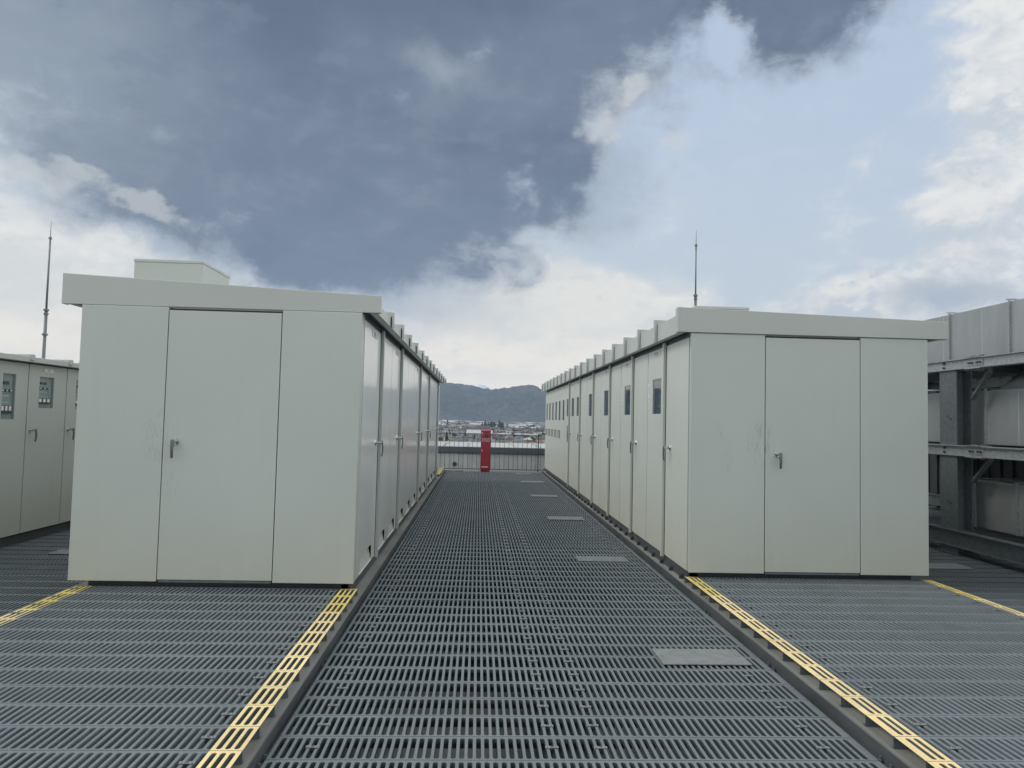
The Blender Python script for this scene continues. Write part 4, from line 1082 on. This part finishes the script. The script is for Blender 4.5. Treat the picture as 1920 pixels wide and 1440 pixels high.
# trees
leaf = [simple('foliage_%d' % i, c_, .9, 0, .3, .4) for i, c_ in enumerate([(.035, .05, .03), (.05, .07, .035), (.075, .085, .05)])]
bark = simple('bark', (.08, .065, .05), .9)
def tree_proto(kind, seed):
    r = random.Random(seed); tr = MB(); cr = MB()
    Ht = 12 if kind == 'cone' else 10
    tr.rail((0, 0, 0), (0, 0, Ht*.75), .32, .10, 7)
    for k_ in range(5):
        a_ = r.uniform(0, 6.28); z = Ht*r.uniform(.3, .6); tr.rail((0, 0, z), (math.cos(a_)*Ht*.2, math.sin(a_)*Ht*.2, z+Ht*.12), .12, .04, 5)
    for k_ in range(520):
        if kind == 'cone':
            q = r.random()**.75; z = Ht*(.12+.88*q); rad = (1-q)*Ht*.23+.15
            a_ = r.uniform(0, 6.28); rr_ = rad*math.sqrt(r.uniform(.15, 1)); c_ = Vector((math.cos(a_)*rr_, math.sin(a_)*rr_, z))
        else:
            lobes = [(0, 0, .66, .26), (.18, .1, .55, .2), (-.2, .05, .52, .2), (.02, -.2, .5, .2), (.05, .2, .75, .17), (-.1, -.05, .84, .13)]
            lx, ly, lz, lr = r.choice(lobes); v_ = Vector((r.gauss(0, 1), r.gauss(0, 1), r.gauss(0, 1))).normalized()*(r.uniform(.6, 1)**.5)*lr
            c_ = (Vector((lx, ly, lz)) + v_)*Ht
        n_ = Vector((r.gauss(0, 1), r.gauss(0, 1), r.gauss(0, 1))).normalized(); t1 = n_.orthogonal().normalized(); t2 = n_.cross(t1); s_ = r.uniform(.35, .75)
        cr.add([c_+t1*s_, c_+t2*s_*.7, c_-t1*s_*.9, c_-t2*s_*.6], [(0, 1, 2, 3)], r.choices((0, 1, 2), (4, 3, 1))[0])
    t_ = thing('tree', '', 'tree', (0, 0, GZ)); OFF[t_.name] = Vector((0, 0, 0))
    for nm, mb_, mt in (('trunk', tr, bark), ('crown', cr, leaf)):
        o = obj(nm, mb_, mt); o.parent = t_
    return t_
tp = {'cone': tree_proto('cone', 1), 'round': tree_proto('round', 2)}
used = {'cone': False, 'round': False}
def put_tree(kind, x, y, s, label, group):
    t_ = tp[kind] if not used[kind] else dup(tp[kind], (0, 0, 0)); used[kind] = True
    t_.location = (x, y, GZ); t_.scale = (s, s, s); t_.rotation_euler = (0, 0, random.uniform(0, 6)); t_['label'] = label; t_['group'] = group
for i in range(16):
    y = random.uniform(1950, 2250); q_ = random.uniform(.003, .036); x = q_*y; kd = random.choice(['cone', 'round']); sz = random.uniform(1.5, 2.2)
    put_tree(kd, x, y, sz, '%s dark %s tree %s of grove above red box' % ('tall' if sz > 1.85 else 'lower', 'pointed' if kd == 'cone' else 'rounded', 'at left end' if q_ < .012 else 'in middle' if q_ < .025 else 'at right end'), 'trees of the grove above the red box')
for i in range(12):
    y = random.uniform(2250, 2500); q_ = random.uniform(.04, .085); x = q_*y; sz = random.uniform(1.0, 1.6)
    put_tree('round', x, y, sz, '%s dark rounded tree %s of far belt right of red box' % ('tall' if sz > 1.3 else 'low', 'at left' if q_ < .055 else 'in middle' if q_ < .07 else 'at right'), 'trees of the belt right of the red box')
put_tree('cone', -.043*2300, 2300, 1.9, 'dark pointed tree nearest the left cabinet edge, far in town', 'pointed trees far in town')
put_tree('cone', -.027*2300, 2300, 1.8, 'dark pointed tree between the left cabinet and the grove', 'pointed trees far in town')
for i in range(120):
    for _ in range(30):
        y = math.sqrt(random.uniform(790**2, 1900**2)); x = random.uniform(-.058, .098)*y
        if free(x, y, 3): break
    s_ = x/y; kd = random.choice(['cone', 'round', 'round']); sz = random.uniform(.55, 1.0)
    put_tree(kd, x, y, sz, '%s %s garden tree, %s, %s' % ('small' if sz < .78 else 'larger', 'pointed' if kd == 'cone' else 'rounded', 'just above parapet' if y < 1050 else 'in near town' if y < 1350 else 'in mid town',
             'by left cabinet' if s_ < -.03 else 'left of red box' if s_ < .004 else 'behind red box' if s_ < .022 else 'right of red box' if s_ < .048 else 'well right of red box' if s_ < .072 else 'by right cabinet'), 'garden trees in the town')

# ------------------------------------------------------------------ haze
b = MB(); b.box(-8900, 8900, -280, 11500, GZ-2.2, 760)
hz, t, p = new_mat('haze_air'); t.nodes.remove(p)
pv = N(t, 'ShaderNodeVolumePrincipled'); pv.inputs['Color'].default_value = (.60, .76, 1.0, 1); pv.inputs['Density'].default_value = 6.0e-5; pv.inputs['Anisotropy'].default_value = .2
L(t, pv.outputs[0], [n for n in t.nodes if n.type == 'OUTPUT_MATERIAL'][0].inputs['Volume'])
tag(obj('haze', b, hz), kind='stuff')
